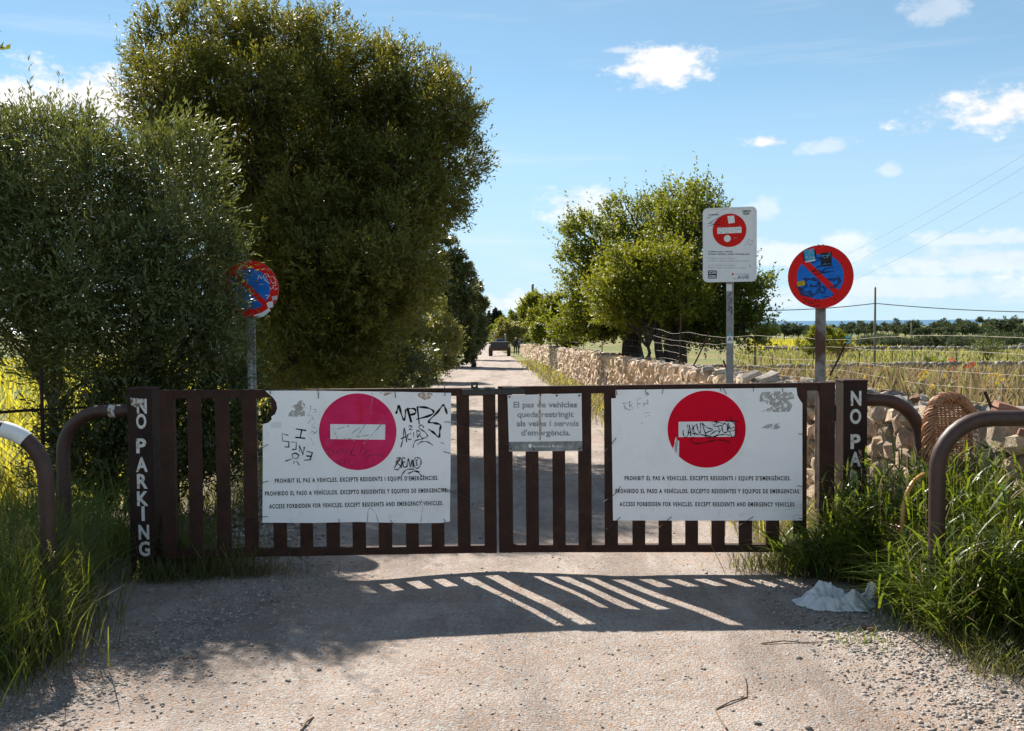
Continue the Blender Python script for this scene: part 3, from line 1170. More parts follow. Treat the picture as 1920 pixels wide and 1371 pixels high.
def crown(lobes, n_twig, per, leafL, leafW, twigL=0.25, up=0.35, sub=12, subr=(0.28, 0.46), inner=0.45, spread=0.85, seed=0, floor=None, shoots=0.0, gaps=0.0):
    """Leaves of a crown: lobes -> knobbly sub-balls -> twigs near their surface -> leaves along each twig."""
    global RNG
    RNG = np.random.default_rng(seed + 1000)
    balls = []
    for (cx, cy, cz, rx, ry, rz) in lobes:
        c, r = np.array([cx, cy, cz]), np.array([rx, ry, rz])
        ga = np.arange(sub) * 2.39996 + RNG.uniform(0, 6.28)
        zz = 1 - 2 * (np.arange(sub) + 0.5) / sub
        d = unit(np.stack([np.cos(ga) * np.sqrt(1 - zz * zz), np.sin(ga) * np.sqrt(1 - zz * zz), zz], 1) + RNG.normal(size=(sub, 3)) * 0.22)
        for k in range(sub):
            rb = r.mean() * RNG.uniform(*subr)
            balls.append((c + d[k] * np.maximum(r * RNG.uniform(0.82, 1.1) - rb * 0.75, 0.1), rb, c))
        balls.append((c, r.mean() * 0.5, c))
    wts = np.array([b[1] ** 2 for b in balls])
    wts /= wts.sum()
    pick = RNG.choice(len(balls), n_twig, p=wts)
    C = np.array([b[0] for b in balls])[pick]
    Rb = np.array([b[1] for b in balls])[pick]
    Cl = np.array([b[2] for b in balls])[pick]
    d = rdir(n_twig)
    u = RNG.uniform(inner ** 3, 1, n_twig) ** (1 / 3)
    o_ = C - Cl
    dot = (d * unit(o_)).sum(1)
    flip = (dot < -0.15) & (np.linalg.norm(o_, axis=1) > 1e-6)
    d[flip] *= -1                             # leaves sit on the outer side of each knob
    P = C + d * (Rb * u)[:, None]
    if gaps > 0:                              # thin patches that open the crown
        k = 2.6 / np.median(Rb)
        ph = RNG.uniform(0, 6.28, 6)
        g = np.sin(P[:, 0] * k + ph[0] + 1.3 * np.sin(P[:, 2] * k * .6 + ph[3])) * np.sin(P[:, 1] * k + ph[1]) + np.sin(P[:, 2] * k * 1.1 + ph[2] + 1.2 * np.sin(P[:, 0] * k * .7 + ph[4])) * .8
        keep = g > np.quantile(g, gaps)
        P, C, Cl, d, Rb, u = P[keep], C[keep], Cl[keep], d[keep], Rb[keep], u[keep]
    if floor is not None:
        keep = P[:, 2] > floor
        P, C, Cl, d, Rb, u = P[keep], C[keep], Cl[keep], d[keep], Rb[keep], u[keep]
    out = unit(d * 0.65 + unit(P - Cl) * 0.5 + np.array([0, 0, up]) + RNG.normal(size=P.shape) * 0.35)
    tl = twigL * RNG.uniform(0.5, 1.35, len(P))
    ext = np.zeros(len(P), bool)
    if shoots > 0:                            # long leafy shoots that break the outline
        ext = (RNG.uniform(size=len(P)) < shoots) & (u > 0.8)
        tl[ext] *= RNG.uniform(1.6, 3.0, ext.sum())
        out[ext] = unit(out[ext] + np.array([0, 0, 0.7]))
        P = P - out * (tl * np.where(ext, 0.25, 0.0))[:, None]
    nr = unit(d[:len(P)] * 0.65 + unit(P - Cl) * 0.2 + np.array([0, 0, 0.85]))
    PP, DD, NN = [], [], []
    if ext.any():
        for j in range(per):
            t = (j + RNG.uniform(0, 1, ext.sum())) / per
            PP.append(P[ext] + out[ext] * (tl[ext] * t)[:, None])
            DD.append(unit(out[ext] * 0.8 + unit(np.cross(out[ext], rdir(ext.sum()))) * spread))
            NN.append(nr[ext])
    for j in range(per):
        t = (j + RNG.uniform(0, 1, len(P))) / per
        PP.append(P + out * (tl * t)[:, None])
        side = unit(np.cross(out, rdir(len(P))))
        DD.append(unit(out * 0.75 + side * spread + RNG.normal(size=P.shape) * 0.15))
        NN.append(nr)
    PP, DD, NN = np.concatenate(PP), np.concatenate(DD), np.concatenate(NN)
    L = leafL * RNG.uniform(0.65, 1.3, len(PP))
    W = leafW * RNG.uniform(0.7, 1.25, len(PP))
    V, Fc = leaf_quads(PP, DD, L, W, 0.22, NN, 0.4)
    return V, Fc, balls


def branch_path(a, b, sag, rnd, n=6, wob=0.06):
    a, b = Vector(a), Vector(b)
    L = (b - a).length
    out = []
    for i in range(n + 1):
        t = i / n
        p = a.lerp(b, t) + Vector((0, 0, sag * L * math.sin(math.pi * t)))
        if 0 < i < n:
            p += Vector([rnd.uniform(-1, 1) * wob * L for _ in range(3)])
        out.append(p)
    return out


def tree(name, label, cat, base, lobes, n_twig, per, leafL, leafW, leaf, bark, stems, twigL=0.25, up=0.35, sub=12, inner=0.45,
         seed=0, group=None, limb_r=0.05, floor=None, subr=(0.22, 0.42), spread=0.85, shoots=0.06, gaps=0.12):
    """lobes in metres relative to base; stems = [(x, y, r, lean_x, height)] trunks that split towards the lobes."""
    root = thing(name, label, cat, base, 0, group)
    V, Fc, balls = crown(lobes, n_twig, per, leafL, leafW, twigL, up, sub, subr, inner, spread, seed, floor, shoots, gaps)
    link('crown', np_mesh('crown', V, Fc), leaf, root)
    rnd = random.Random(seed)
    for si, (x, y, r, lean, h) in enumerate(stems):
        tb = MB()
        top = Vector((x + lean, y, h))
        path = branch_path((x, y, -0.15), top, 0, rnd, 6, 0.035)
        tb.tube(path, [r * (1.35 - 0.65 * (i / 6) ** 0.6) for i in range(7)], 10)
        for li, lb in enumerate(lobes):
            if min(range(len(stems)), key=lambda q: abs(stems[q][0] + stems[q][3] - lb[0])) != si:
                continue
            c = Vector(lb[:3])
            p2 = branch_path(path[-1] - Vector((0, 0, r * 0.3)), c, 0.06, rnd, 6, 0.05)
            tb.tube(p2, [max(0.012, limb_r * (1.0 - 0.11 * i)) for i in range(7)], 7)
            for (bc, rb, cl) in balls:
                if abs(cl[0] - lb[0]) + abs(cl[1] - lb[1]) + abs(cl[2] - lb[2]) > 1e-6:
                    continue
                s0 = p2[rnd.randrange(2, 7)]
                e = Vector(bc) + (Vector(bc) - c) * 0.25
                tb.tube(branch_path(s0, e, 0.05, rnd, 4, 0.06), [max(0.004, limb_r * (.42 - 0.085 * i)) for i in range(5)], 5)
        tb.build('trunk', bark, root, smooth=True)
    return root


def rel(px, py, Y, base):
    return at(px, py, Y) - Vector(base)


def px_lobes(base, items):
    """items: (px, py, depth, half width px, half height px, half depth m) in the photograph's pixels at that depth."""
    out = []
    for (px, py, Y, hw, hh, hd) in items:
        c = rel(px, py, Y, base)
        k = Y / F
        out.append((c.x, c.y, c.z, hw * k, hd, hh * k))
    return out


# olive bush on the left, in front of everything else
b0 = (-3.75, 8.6, 0.0)
tree('olive_tree', 'wide bushy olive tree with grey green leaves beside the left post', 'tree', b0,
     px_lobes(b0, [(115, 372, 8.7, 180, 135, .85), (268, 408, 8.5, 152, 148, .8), (-60, 470, 8.8, 170, 190, .8), (150, 500, 8.4, 200, 150, .75),
                   (325, 520, 8.5, 112, 118, .6), (250, 620, 8.6, 170, 85, .65), (388, 606, 8.45, 62, 84, .4), (30, 590, 8.7, 120, 75, .6),
                   (-190, 340, 9.0, 140, 140, .8), (325, 320, 8.7, 80, 62, .6), (360, 695, 8.9, 100, 56, .45), (200, 700, 8.9, 130, 50, .45),
                   (-340, 230, 9.2, 160, 150, .9), (-420, 430, 9.2, 170, 200, .9), (-260, 150, 9.4, 130, 120, .8), (-380, 60, 9.6, 140, 130, .8), (30, 325, 9.2, 120, 92, .7)]),
     26000, 9, 0.059, 0.0155, 'leaf_olive', 'bark_olive', [(-.12, 0, 0.045, -0.12, 0.95), (.35, .1, 0.045, 0.2, 0.85), (-1.35, .2, .07, -.1, 1.0)],
     twigL=0.25, up=0.6, sub=14, seed=1, limb_r=0.024, inner=0.25, spread=0.6, shoots=.07, gaps=.0)

# dark undergrowth at the foot of the olive
for bb, lb, lobes_, sd in (((-2.75, 8.7, 0.0), 'dark leafy undergrowth below the olive, behind the left gate slats', [(330, 800, 8.6, 90, 70, .35), (430, 790, 8.9, 80, 80, .35), (380, 870, 8.5, 80, 40, .3)], 15),
                           ((-3.35, 8.0, 0.0), 'dark leafy undergrowth between the left barrier and the olive trunk', [(180, 820, 8.0, 80, 70, .35), (240, 780, 8.2, 80, 70, .35), (150, 890, 7.9, 80, 50, .3), (250, 880, 7.9, 70, 60, .3)], 16)):
    tree('undergrowth_shrub', lb, 'shrub', bb, px_lobes(bb, lobes_), 2300, 8, 0.06, 0.017, 'leaf_hedge', 'bark_olive', [(0, 0, .02, 0, .25)], twigL=.2, up=.5, sub=10, seed=sd, limb_r=.012, inner=.2)


# tall evergreen overhanging the track
b1 = (-3.1, 13.9, track_z(13.9))
tree('evergreen_tree', 'tall dense dark evergreen tree overhanging the track on the left', 'tree', b1,
     px_lobes(b1, [(px, py, max(12.6, 15.7 - py * .007) - 1.5 * sstep(640, 480, px) * sstep(330, 200, py) + .5 * math.sin(px * 12.9 + py * 7.7), hw * .9, hh * .88, .68) for (px, py, Y, hw, hh) in (
         (325, 110, 14.2, 78, 62), (415, 62, 14.2, 85, 60), (515, 78, 14.0, 85, 58), (605, 100, 14.0, 82, 58), (690, 140, 13.8, 80, 58), (765, 155, 13.6, 72, 52), (835, 215, 13.6, 62, 66),
         (300, 190, 14.0, 62, 62), (390, 165, 13.7, 85, 58), (485, 160, 13.5, 85, 56), (580, 178, 13.3, 82, 58), (665, 222, 13.2, 78, 56), (778, 212, 12.8, 88, 58), (850, 302, 13.5, 52, 62),
         (455, 258, 12.5, 98, 56), (345, 275, 13.4, 75, 62), (560, 285, 12.9, 85, 60), (655, 312, 12.8, 80, 60), (750, 318, 12.9, 80, 62), (820, 380, 13.4, 50, 58),
         (470, 365, 12.8, 85, 62), (575, 390, 12.6, 85, 64), (675, 410, 12.8, 80, 62), (765, 425, 13.2, 70, 62),
         (490, 470, 12.9, 80, 64), (595, 492, 12.8, 85, 64), (695, 505, 13.1, 75, 62), (770, 510, 13.8, 58, 60),
         (520, 580, 13.0, 85, 64), (625, 600, 13.0, 80, 64), (705, 590, 13.6, 62, 58), (550, 680, 13.2, 90, 56), (650, 690, 13.2, 80, 54))]
         + [(450, 240, 16.0, 140, 120, .8), (680, 300, 15.6, 140, 130, .8), (560, 480, 14.9, 150, 150, .9)]),
     37000, 9, 0.073, 0.0225, 'leaf_evergreen', 'bark_dark', [(0, 0, 0.16, -.1, 1.9), (-.7, .4, 0.12, -.3, 1.8), (.5, .3, 0.1, .2, 1.7)],
     twigL=0.24, up=0.5, sub=9, seed=2, limb_r=0.06, inner=0.62, subr=(.32, .52), shoots=.05, gaps=.1)

# its neighbour, whose twig tips just reach the left edge of view and whose shade falls on the foreground
b1b = (-6.56, 10.0, track_z(10.0))
tree('evergreen_tree', 'evergreen tree whose twig tips touch the left edge of view', 'tree', b1b,
     [(.1, -.2, 4.5, 1.0, 1.2, .9), (.1, .1, 5.5, 1.0, 1.2, .9), (-.9, 0, 5.0, 1.0, 1.1, 1.0), (0.1, -.3, 3.6, 1.0, 1.1, .8), (-.9, 0, 3.6, 1.0, 1.1, 1.0), (.0, 0, 6.4, .85, .9, .6), (-1.0, 0, 6.2, .9, .9, .7)],
     6500, 9, 0.11, 0.04, 'leaf_evergreen', 'bark_dark', [(-.3, 0, 0.13, 0, 2.2)], twigL=.26, up=.5, sub=13, seed=17, limb_r=.07, inner=.4, shoots=0.0, gaps=0.0)

# shrubs under and behind it
b2 = (-3.6, 19.0, track_z(19))
tree('evergreen_shrub', 'dark evergreen shrub mass behind the left round sign', 'shrub', b2,
     px_lobes(b2, [(560, 520, 18.5, 110, 110, 1.0), (480, 630, 18, 110, 90, .9), (640, 640, 17.5, 85, 80, .9), (560, 670, 17, 110, 70, .9), (470, 480, 18.5, 90, 100, .9), (620, 560, 18, 80, 80, .9)]),
     6800, 8, 0.10, 0.032, 'leaf_hedge', 'bark_dark', [(0, 0, 0.08, 0, .8)], sub=10, seed=3, limb_r=0.03)
b3 = (-2.75, 21.0, track_z(21))
tree('evergreen_shrub', 'rounded grey green shrub at the track edge left of the pale shrub', 'shrub', b3,
     px_lobes(b3, [(690, 560, 21, 80, 95, .9), (730, 640, 20.5, 56, 75, .8), (665, 670, 20, 85, 65, .8), (725, 490, 21.5, 58, 85, .8), (780, 520, 22, 40, 80, .8), (705, 702, 19.6, 80, 42, .7), (770, 690, 23, 50, 36, .8), (625, 712, 18.4, 90, 40, .7)]),
     7000, 8, 0.10, 0.03, 'leaf_hedge', 'bark_dark', [(0, 0, 0.08, 0, .7)], sub=10, seed=4, limb_r=0.03)
b4 = (-2.65, 34.0, track_z(34))
tree('pale_shrub', 'sunlit pale green rounded shrub between dark hedge trees on the left', 'shrub', b4,
     px_lobes(b4, [(800, 618, 34, 52, 58, .9), (828, 640, 33.5, 34, 44, .7), (770, 660, 34, 50, 42, .8), (812, 672, 33, 42, 28, .7)]),
     4200, 8, 0.12, 0.035, 'leaf_pale', 'bark_dark', [(0, 0, 0.07, 0, .7)], sub=10, seed=5, limb_r=0.03)
b5 = (-1.95, 50.0, track_z(50))
tree('hedge_tree', 'tall dark hedge tree behind the pale shrub on the left', 'tree', b5,
     px_lobes(b5, [(838, 500, 52, 42, 62, 1.3), (850, 590, 50, 42, 60, 1.2), (842, 650, 49, 48, 40, 1.2), (800, 480, 53, 44, 70, 1.3), (790, 570, 53, 50, 60, 1.3), (866, 525, 51, 20, 40, .8)]),
     5200, 8, 0.19, 0.075, 'leaf_hedge', 'bark_dark', [(0, 0, 0.12, 0, 1.5)], sub=11, seed=6, limb_r=0.06)
b6 = (-2.9, 68.0, track_z(68))
tree('hedge_tree', 'dark narrow hedge tree farthest along the left side of the track', 'tree', b6,
     px_lobes(b6, [(890, 575, 68, 22, 42, 1.0), (886, 625, 67, 26, 40, 1.0), (872, 600, 69, 26, 55, 1.0), (895, 600, 66, 18, 55, .8)]),
     4200, 8, 0.19, 0.065, 'leaf_hedge', 'bark_dark', [(0, 0, 0.11, 0, 1.5)], sub=10, seed=7, limb_r=0.05)

# two carob trees behind the wall on the right
b7 = (3.2, 27.0, land_z(3.2, 27))
b7 = (at(1178, 668, 26).x, 26.0, land_z(3.2, 26))
tree('carob_tree', 'dark green carob tree with a stout leaning trunk, left of the two', 'tree', b7,
     px_lobes(b7, [(1115, 455, 26.5, 62, 62, 1.0), (1195, 430, 27, 70, 62, 1.1), (1105, 510, 26, 52, 50, .9), (1160, 545, 26.5, 80, 55, 1.0), (1265, 420, 27.3, 70, 56, 1.0),
                   (1125, 590, 26, 60, 38, .9), (1230, 500, 27, 80, 70, 1.0), (1175, 610, 26.5, 70, 30, .9), (1090, 620, 26.5, 60, 26, .8), (1240, 600, 27, 70, 34, .9)]),
     9000, 8, 0.088, 0.052, 'leaf_carob', 'bark_dark', [(0, 0, 0.33, .15, 1.3)], sub=20, seed=8, limb_r=0.10, inner=0.3, subr=(.18, .40), twigL=.36, up=.7, shoots=.22, gaps=.4)
b8 = (at(1250, 672, 24).x, 24.0, land_z(3.9, 24))
tree('carob_tree', 'bright green carob tree standing behind the rectangular sign, two trunks', 'tree', b8,
     px_lobes(b8, [(1200, 520, 23.6, 80, 58, .9), (1290, 470, 24, 80, 72, 1.0), (1245, 580, 23.5, 95, 45, .9), (1340, 545, 24, 85, 70, .9), (1390, 540, 24.3, 48, 62, .8),
                   (1300, 400, 24.6, 48, 42, .8), (1345, 615, 24, 70, 34, .8), (1160, 570, 23.6, 50, 42, .7), (1290, 615, 24.3, 80, 32, .8), (1395, 615, 24.3, 40, 36, .7)]),
     9000, 8, 0.085, 0.05, 'leaf_carob', 'bark_dark', [(-.15, 0, 0.12, -.1, 1.25), (.12, 0.05, 0.33, .12, 1.15)], sub=20, seed=9, limb_r=0.10, inner=0.3, subr=(.18, .40), twigL=.36, up=.7, shoots=.22, gaps=.4)
b8b = (at(1215, 640, 22.5).x, 22.5, land_z(3.3, 22.5))  # lime leaf colour stands in for sunlit foliage on the carobs' front
tree('carob_lit_leaves', 'lime green leaves before the carob trees, coloured to stand in for their sunlit front', 'tree', b8b,
     px_lobes(b8b, [(1180, 500, 22.4, 38, 34, .5), (1225, 520, 22.3, 46, 38, .5), (1140, 545, 22.5, 38, 30, .5), (1195, 570, 22.4, 60, 30, .5), (1265, 500, 22.3, 32, 36, .5), (1285, 560, 22.4, 42, 34, .5), (1160, 590, 22.4, 40, 20, .4)]),
     3000, 8, 0.075, 0.044, 'leaf_lime', 'bark_dark', [(0, 0, 0.05, 0, .8)], sub=11, seed=10, limb_r=0.03, inner=.2, subr=(.25, .5), up=.7, shoots=.25, gaps=.3)
# smaller trees along the wall towards the people
b9 = (at(1060, 640, 44).x, 44.0, land_z(2.4, 44))
tree('fig_tree', 'broad bright green tree leaning over the wall below the lone pole', 'tree', b9,
     px_lobes(b9, [(1030, 600, 45, 42, 34, 1.0), (1075, 595, 44, 46, 42, 1.0), (1110, 610, 43, 30, 28, .8), (1010, 585, 47, 30, 30, .9), (1050, 625, 43, 52, 20, .8)]),
     5200, 8, 0.13, 0.075, 'leaf_lime', 'bark_dark', [(0, 0, 0.14, .1, 1.0)], sub=11, seed=11, limb_r=0.06, inner=.25)
b10 = (at(955, 645, 110).x, 110.0, land_z(-.3, 110))
tree('round_tree', 'rounded olive green tree right behind the two people', 'tree', b10,
     px_lobes(b10, [(957, 617, 108, 24, 20, 1.2), (945, 628, 108, 18, 16, 1.0), (970, 628, 108, 18, 18, 1.0)]),
     1900, 7, 0.22, 0.085, 'leaf_pale', 'bark_dark', [(0, 0, 0.1, 0, 1.0)], sub=10, seed=12, limb_r=0.05)
b11 = (at(985, 640, 125).x, 125.0, land_z(1.7, 125))
tree('leafy_tree', 'leafy green tree between the lone pole and the round tree', 'tree', b11,
     px_lobes(b11, [(975, 598, 126, 24, 22, 1.4), (1000, 590, 124, 26, 26, 1.4), (995, 620, 122, 26, 22, 1.4), (955, 602, 130, 16, 14, 1.2)]),
     2200, 7, 0.28, 0.12, 'leaf_carob', 'bark_dark', [(0, 0, 0.16, 0, 1.8)], sub=10, seed=13, limb_r=0.06)
b12 = (at(930, 640, 190).x, 190.0, land_z(-3, 190))
tree('leafy_tree', 'yellow green roadside bush behind the digger', 'shrub', b12,
     px_lobes(b12, [(930, 622, 190, 14, 13, 1.6), (940, 610, 195, 14, 12, 1.6), (924, 636, 186, 8, 10, 1.2), (935, 640, 180, 10, 8, 1.2)]),
     1300, 7, 0.36, 0.16, 'leaf_lime', 'bark_dark', [(0, 0, 0.12, 0, 1.2)], sub=9, seed=14, limb_r=0.06)


def cypress(label, px, ytop, ybot, hw, Y, seed, group):
    p = at(px, ybot, Y)
    h = (ybot - ytop) * Y / F
    r = hw * Y / F
    lobes = []
    for i in range(6):
        t = (i + .5) / 6
        rr = r * (math.sin(math.pi * min(1, t * .85 + .15)) ** .7)
        lobes.append((0, 0, h * t, rr, rr, h / 7))
    tree('cypress_tree', label, 'tree', (p.x, p.y, p.z), lobes, 900, 7, 0.5, 0.22, 'leaf_cypress', 'bark_dark', [(0, 0, .2, 0, h * .3)],
         twigL=.6, up=1.4, sub=7, seed=seed, group=group, limb_r=.08)


cypress('broad dark cypress at the far end of the track', 929, 582, 612, 6, 330, 20, 'cypresses at the end of the track')
cypress('second dark cypress, shorter shoulder right of the broad one', 937, 587, 612, 5, 335, 21, 'cypresses at the end of the track')
cypress('slender dark cypress, leftmost at the far end of the track', 917, 588, 615, 2.6, 360, 22, 'cypresses at the end of the track')

# far trees: one mesh per kind, copied


def far_crown(seed, r, h, n=420, leaf=0.34):
    rr = np.random.default_rng(seed)
    lobes = []
    for k in range(6):
        a = rr.uniform(0, 6.28)
        d = rr.uniform(0.1, 0.55) * r
        lobes.append((d * math.cos(a), d * math.sin(a), h * rr.uniform(0.45, 0.8), r * rr.uniform(.4, .6), r * rr.uniform(.4, .6), h * rr.uniform(.16, .28)))
    V, Fc, _ = crown(lobes, n, 6, leaf, leaf * 0.62, 0.5, .3, 8, (.3, .5), .3, .9, seed, 0.12 * h)
    me = np_mesh('crown', V, Fc)
    me.materials.append(MATS['leaf_far'])
    return me


FAR_CROWNS = [far_crown(40 + i, 2.6, 4.6, 520) for i in range(5)]
FAR_SCRUB = [far_crown(60 + i, 1.5, 1.6, 260, .2) for i in range(3)]
tk = MB()
tk.tube([(0, 0, -.4), (.05, 0, 1.0), (.1, .05, 2.4)], [.2, .16, .08], 7)
FAR_TRUNK = tk.build('trunk', 'bark_dark')
FAR_TRUNK_ME = FAR_TRUNK.data
bpy.data.objects.remove(FAR_TRUNK)


def far_tree(label, x, y, s, k, group, sz=None, name='field_tree', scrub=False):
    root = thing(name, label, 'shrub' if scrub else 'tree', (x, y, land_z(x, y)), random.uniform(0, 6.28), group)
    root.scale = (s, s, sz or s)
    link('crown', (FAR_SCRUB if scrub else FAR_CROWNS)[k % (3 if scrub else 5)], None, root)
    if not scrub:
        link('trunk', FAR_TRUNK_ME, None, root)
    return root


rndf = random.Random(77)
# the row of round trees across the yellow field
for i, (px, hw, top, Y) in enumerate([(1438, 17, 616, 205), (1470, 20, 614, 210), (1497, 18, 612, 208), (1520, 15, 617, 214)]):
    x = at(px, 620, Y).x
    s = hw * Y / F / 2.6
    far_tree(('leftmost round tree of the row across the yellow field', 'second round tree of the row across the yellow field',
              'third round tree of the row across the yellow field', 'last round tree of the row, nearest the round red sign post')[i], x, Y, s * 1.1, i, 'row of round trees across the yellow field', sz=s * .95)
# middle distance trees to the right
for i, (px, hw, hh, Y, lab) in enumerate([(1674, 13, 10, 120, 'small round tree just right of the thin pole'), (1805, 24, 16, 190, 'broad dark tree in the grove left of the far right'),
                                          (1841, 14, 9, 130, 'small tree with clear stem before the far right grove'), (1885, 30, 20, 170, 'largest dark tree at the far right edge'),
                                          (1770, 22, 13, 210, 'dark tree in the grove between pole and far right'), (1735, 20, 11, 230, 'lower dark tree left of the grove'),
                                          (1925, 20, 14, 165, 'tree cut off by the right edge of view')]):
    x = at(px, 620, Y).x
    s = hw * Y / F / 2.4
    far_tree(lab, x, Y, s, i + 1, 'trees of the right hand grove', sz=hh * 2 * Y / F / 4.6)
# wood that fills the plain to the sea
for i in range(190):
    Y = 235 + 620 * (i / 190.0) + rndf.uniform(-25, 25)
    px = rndf.uniform(1400, 1985)
    x = (px - 960) / F * Y
    s = rndf.uniform(0.6, 1.1)
    far_tree('dark bushy tree in the wood before the sea', x, Y, s, rndf.randrange(5), 'wood on the plain before the sea', sz=s * rndf.uniform(.7, 1.15))
for i in range(26):
    Y = rndf.uniform(500, 760)
    px = rndf.uniform(855, 960)
    x = (px - 960) / F * Y
    s = rndf.uniform(1.0, 1.8)
    far_tree('bluish far tree closing the end of the track', x, Y, s, rndf.randrange(5), 'far trees at the end of the track', sz=s * 1.3)
# scrub along the far field wall
for i in range(26):
    px = 1618 + i * 11.5 + rndf.uniform(-4, 4)
    Y = rndf.uniform(98, 112)
    x = (px - 960) / F * Y
    far_tree('low dark scrub bush along the far field wall', x, Y, rndf.uniform(.55, .95), i, 'scrub along the far field wall', name='scrub_bush', scrub=True)
# lime bush beside the right sign post
b13 = (at(1525, 660, 60).x, 60.0, land_z(18, 60))
tree('meadow_bush', 'lime green bush in the meadow left of the round red sign post', 'shrub', b13,
     px_lobes(b13, [(1520, 645, 60, 20, 16, .7), (1540, 632, 60, 22, 18, .7), (1565, 640, 61, 22, 18, .7)]),
     1500, 7, 0.12, 0.06, 'leaf_lime', 'bark_dark', [(0, 0, .06, 0, .4)], sub=9, seed=30, limb_r=.03)
b14 = (at(1582, 660, 62).x, 62.0, land_z(20, 62))
tree('meadow_bush', 'grey brown thorny bush in the meadow right of the round red sign post', 'shrub', b14,
     px_lobes(b14, [(1580, 648, 62, 22, 16, .7), (1560, 655, 62, 20, 10, .7)]),
     900, 6, 0.10, 0.03, 'grass_brown', 'bark_dark', [(0, 0, .05, 0, .4)], sub=9, seed=31, limb_r=.03)
b15 = (at(1850, 672, 40).x, 40.0, land_z(19, 40))
tree('wild_olive', 'spindly small wild olive in the right meadow', 'tree', b15,
     px_lobes(b15, [(1850, 652, 40, 22, 12, .5), (1838, 648, 40, 14, 10, .4), (1864, 656, 40, 14, 8, .4)]),
     500, 6, 0.07, 0.02, 'leaf_olive', 'bark_dark', [(0, 0, .04, .05, .35)], sub=9, seed=32, limb_r=.025)


def dwarf_palm():
    p = Vector((at(1755, 676, 39).x, 39.2, land_z(16, 39.2)))
    root = thing('dwarf_palm', 'low dwarf palm with yellow green fans behind the low meadow wall', 'palm', p)
    rnd = random.Random(3)
    for i in range(16):
        m = MB()
        a = rnd.uniform(0, 6.28)
        e = rnd.uniform(.25, 1.3)
        L = rnd.uniform(.45, .75)
        d = Vector((math.cos(a) * math.cos(e), math.sin(a) * math.cos(e), math.sin(e)))
        s = d.cross(Vector((0, 0, 1))).normalized()
        c = d * L * .5
        m.tube([(0, 0, .05), c], .012, 5)
        for k in range(11):
            t = (k / 10 - .5) * 2.2
            dd = (d * math.cos(t) + s * math.sin(t)).normalized()
            n = dd.cross(d.cross(s)).normalized()
            tip = c + dd * L * .55
            mid = c + dd * L * .3
            m.add([c, mid + n * .03, tip, mid - n * .03], [(0, 1, 2, 3)])
        m.build('frond', 'palm_leaf', root)


dwarf_palm()

# ================================================================== GATE


class Plane:
    """A vertical plane; uv() gives where a sight line meets it: (metres along it, height)."""

    def __init__(self, o, rz):
        self.o = Vector(o)
        self.rz = rz
        self.d = Vector((math.cos(rz), math.sin(rz), 0))
        self.n = Vector((-math.sin(rz), math.cos(rz), 0))

    def uv(self, px, py):
        d = ray(px, py)
        c = Vector((0, 0, CAM_H))
        t = (self.o - c).dot(self.n) / d.dot(self.n)
        p = c + d * t
        return ((p - self.o).dot(self.d), p.z - self.o.z)


def leaf_plane(pxa, Ya, pxb, Yb, y=890):
    a, b = at(pxa, y, Ya), at(pxb, y, Yb)
    rz = math.atan2(b.y - a.y, b.x - a.x)
    return Plane((a.x, a.y, 0), rz)


PL_L = leaf_plane(304, 6.32, 930, 6.45)
PL_R = leaf_plane(935, 6.45, 1563, 6.32)


def gate_leaf(label, PL, bars, top, bot, wide_ends):
    root = thing('gate_leaf', label, 'gate', PL.o, PL.rz, 'steel gate leaves')

    def zt(px):
        return PL.uv(px, top[0] + (top[1] - top[0]) * (px - bars[0][0]) / (bars[-1][1] - bars[0][0]))[1]

    def zb(px):
        return PL.uv(px, bot[0] + (bot[1] - bot[0]) * (px - bars[0][0]) / (bars[-1][1] - bars[0][0]))[1]
    x0, x1 = PL.uv(bars[0][0], 890)[0], PL.uv(bars[-1][1], 890)[0]
    # rails as sheared square tubes between the end bars
    for nm, zf, h in (('top_rail', zt, -0.05), ('bottom_rail', zb, 0.048)):
        za, zz = zf(bars[0][0]), zf(bars[-1][1])
        lo = min(0, h)
        hi = max(0, h)
        b = MB()
        vs = [(x, y, z + dz) for (x, z) in ((x0 + .002, za), (x1 - .002, zz)) for y in (-0.022, 0.026) for dz in (lo, hi)]
        b.add(vs, [(0, 2, 3, 1), (4, 5, 7, 6), (0, 1, 5, 4), (2, 6, 7, 3), (1, 3, 7, 5), (0, 4, 6, 2)])
        b.build(nm, 'rust', root)
    for i, (a, c) in enumerate(bars):
        xa, xb = PL.uv(a, 890)[0], PL.uv(c, 890)[0]
        end = i in wide_ends
        b = MB()
        zlo, zhi = zb((a + c) / 2), zt((a + c) / 2)
        if end:
            b.box(xa, xb, -0.03, 0.034, zlo - 0.002, zhi + 0.002, 0.003)
        else:
            b.box(xa, xb, -0.027, -0.011, zlo + 0.001, zhi - 0.012, 0.002)
        b.build('stile' if end else 'slat', 'rust', root)
    return root


barsL = [(304, 330), (355, 381), (407, 433), (458, 484), (512, 537), (562, 586), (611, 636), (660, 685), (709, 734), (760, 784), (808, 832), (857, 881), (907, 930)]
barsR = [(935, 961), (986, 1010), (1036, 1060), (1084, 1109), (1133, 1158), (1185, 1209), (1234, 1259), (1284, 1308), (1333, 1358), (1384, 1409), (1435, 1460), (1486, 1511), (1534, 1563)]
leafL = gate_leaf('left leaf of the rusty brown slatted steel gate', PL_L, barsL, (732, 727), (1046, 1035), (0, 12))
leafR = gate_leaf('right leaf of the rusty brown slatted steel gate', PL_R, barsR, (725, 717), (1034.5, 1034), (0, 12))
# the right leaf's hinge stile reaches below the rail
e = MB()
xa, xb = PL_R.uv(1535, 890)[0], PL_R.uv(1562, 890)[0]
e.box(xa, xb, -0.028, 0.032, 0.04, 0.16, 0.003)
e.build('stile_foot', 'rust', leafR)
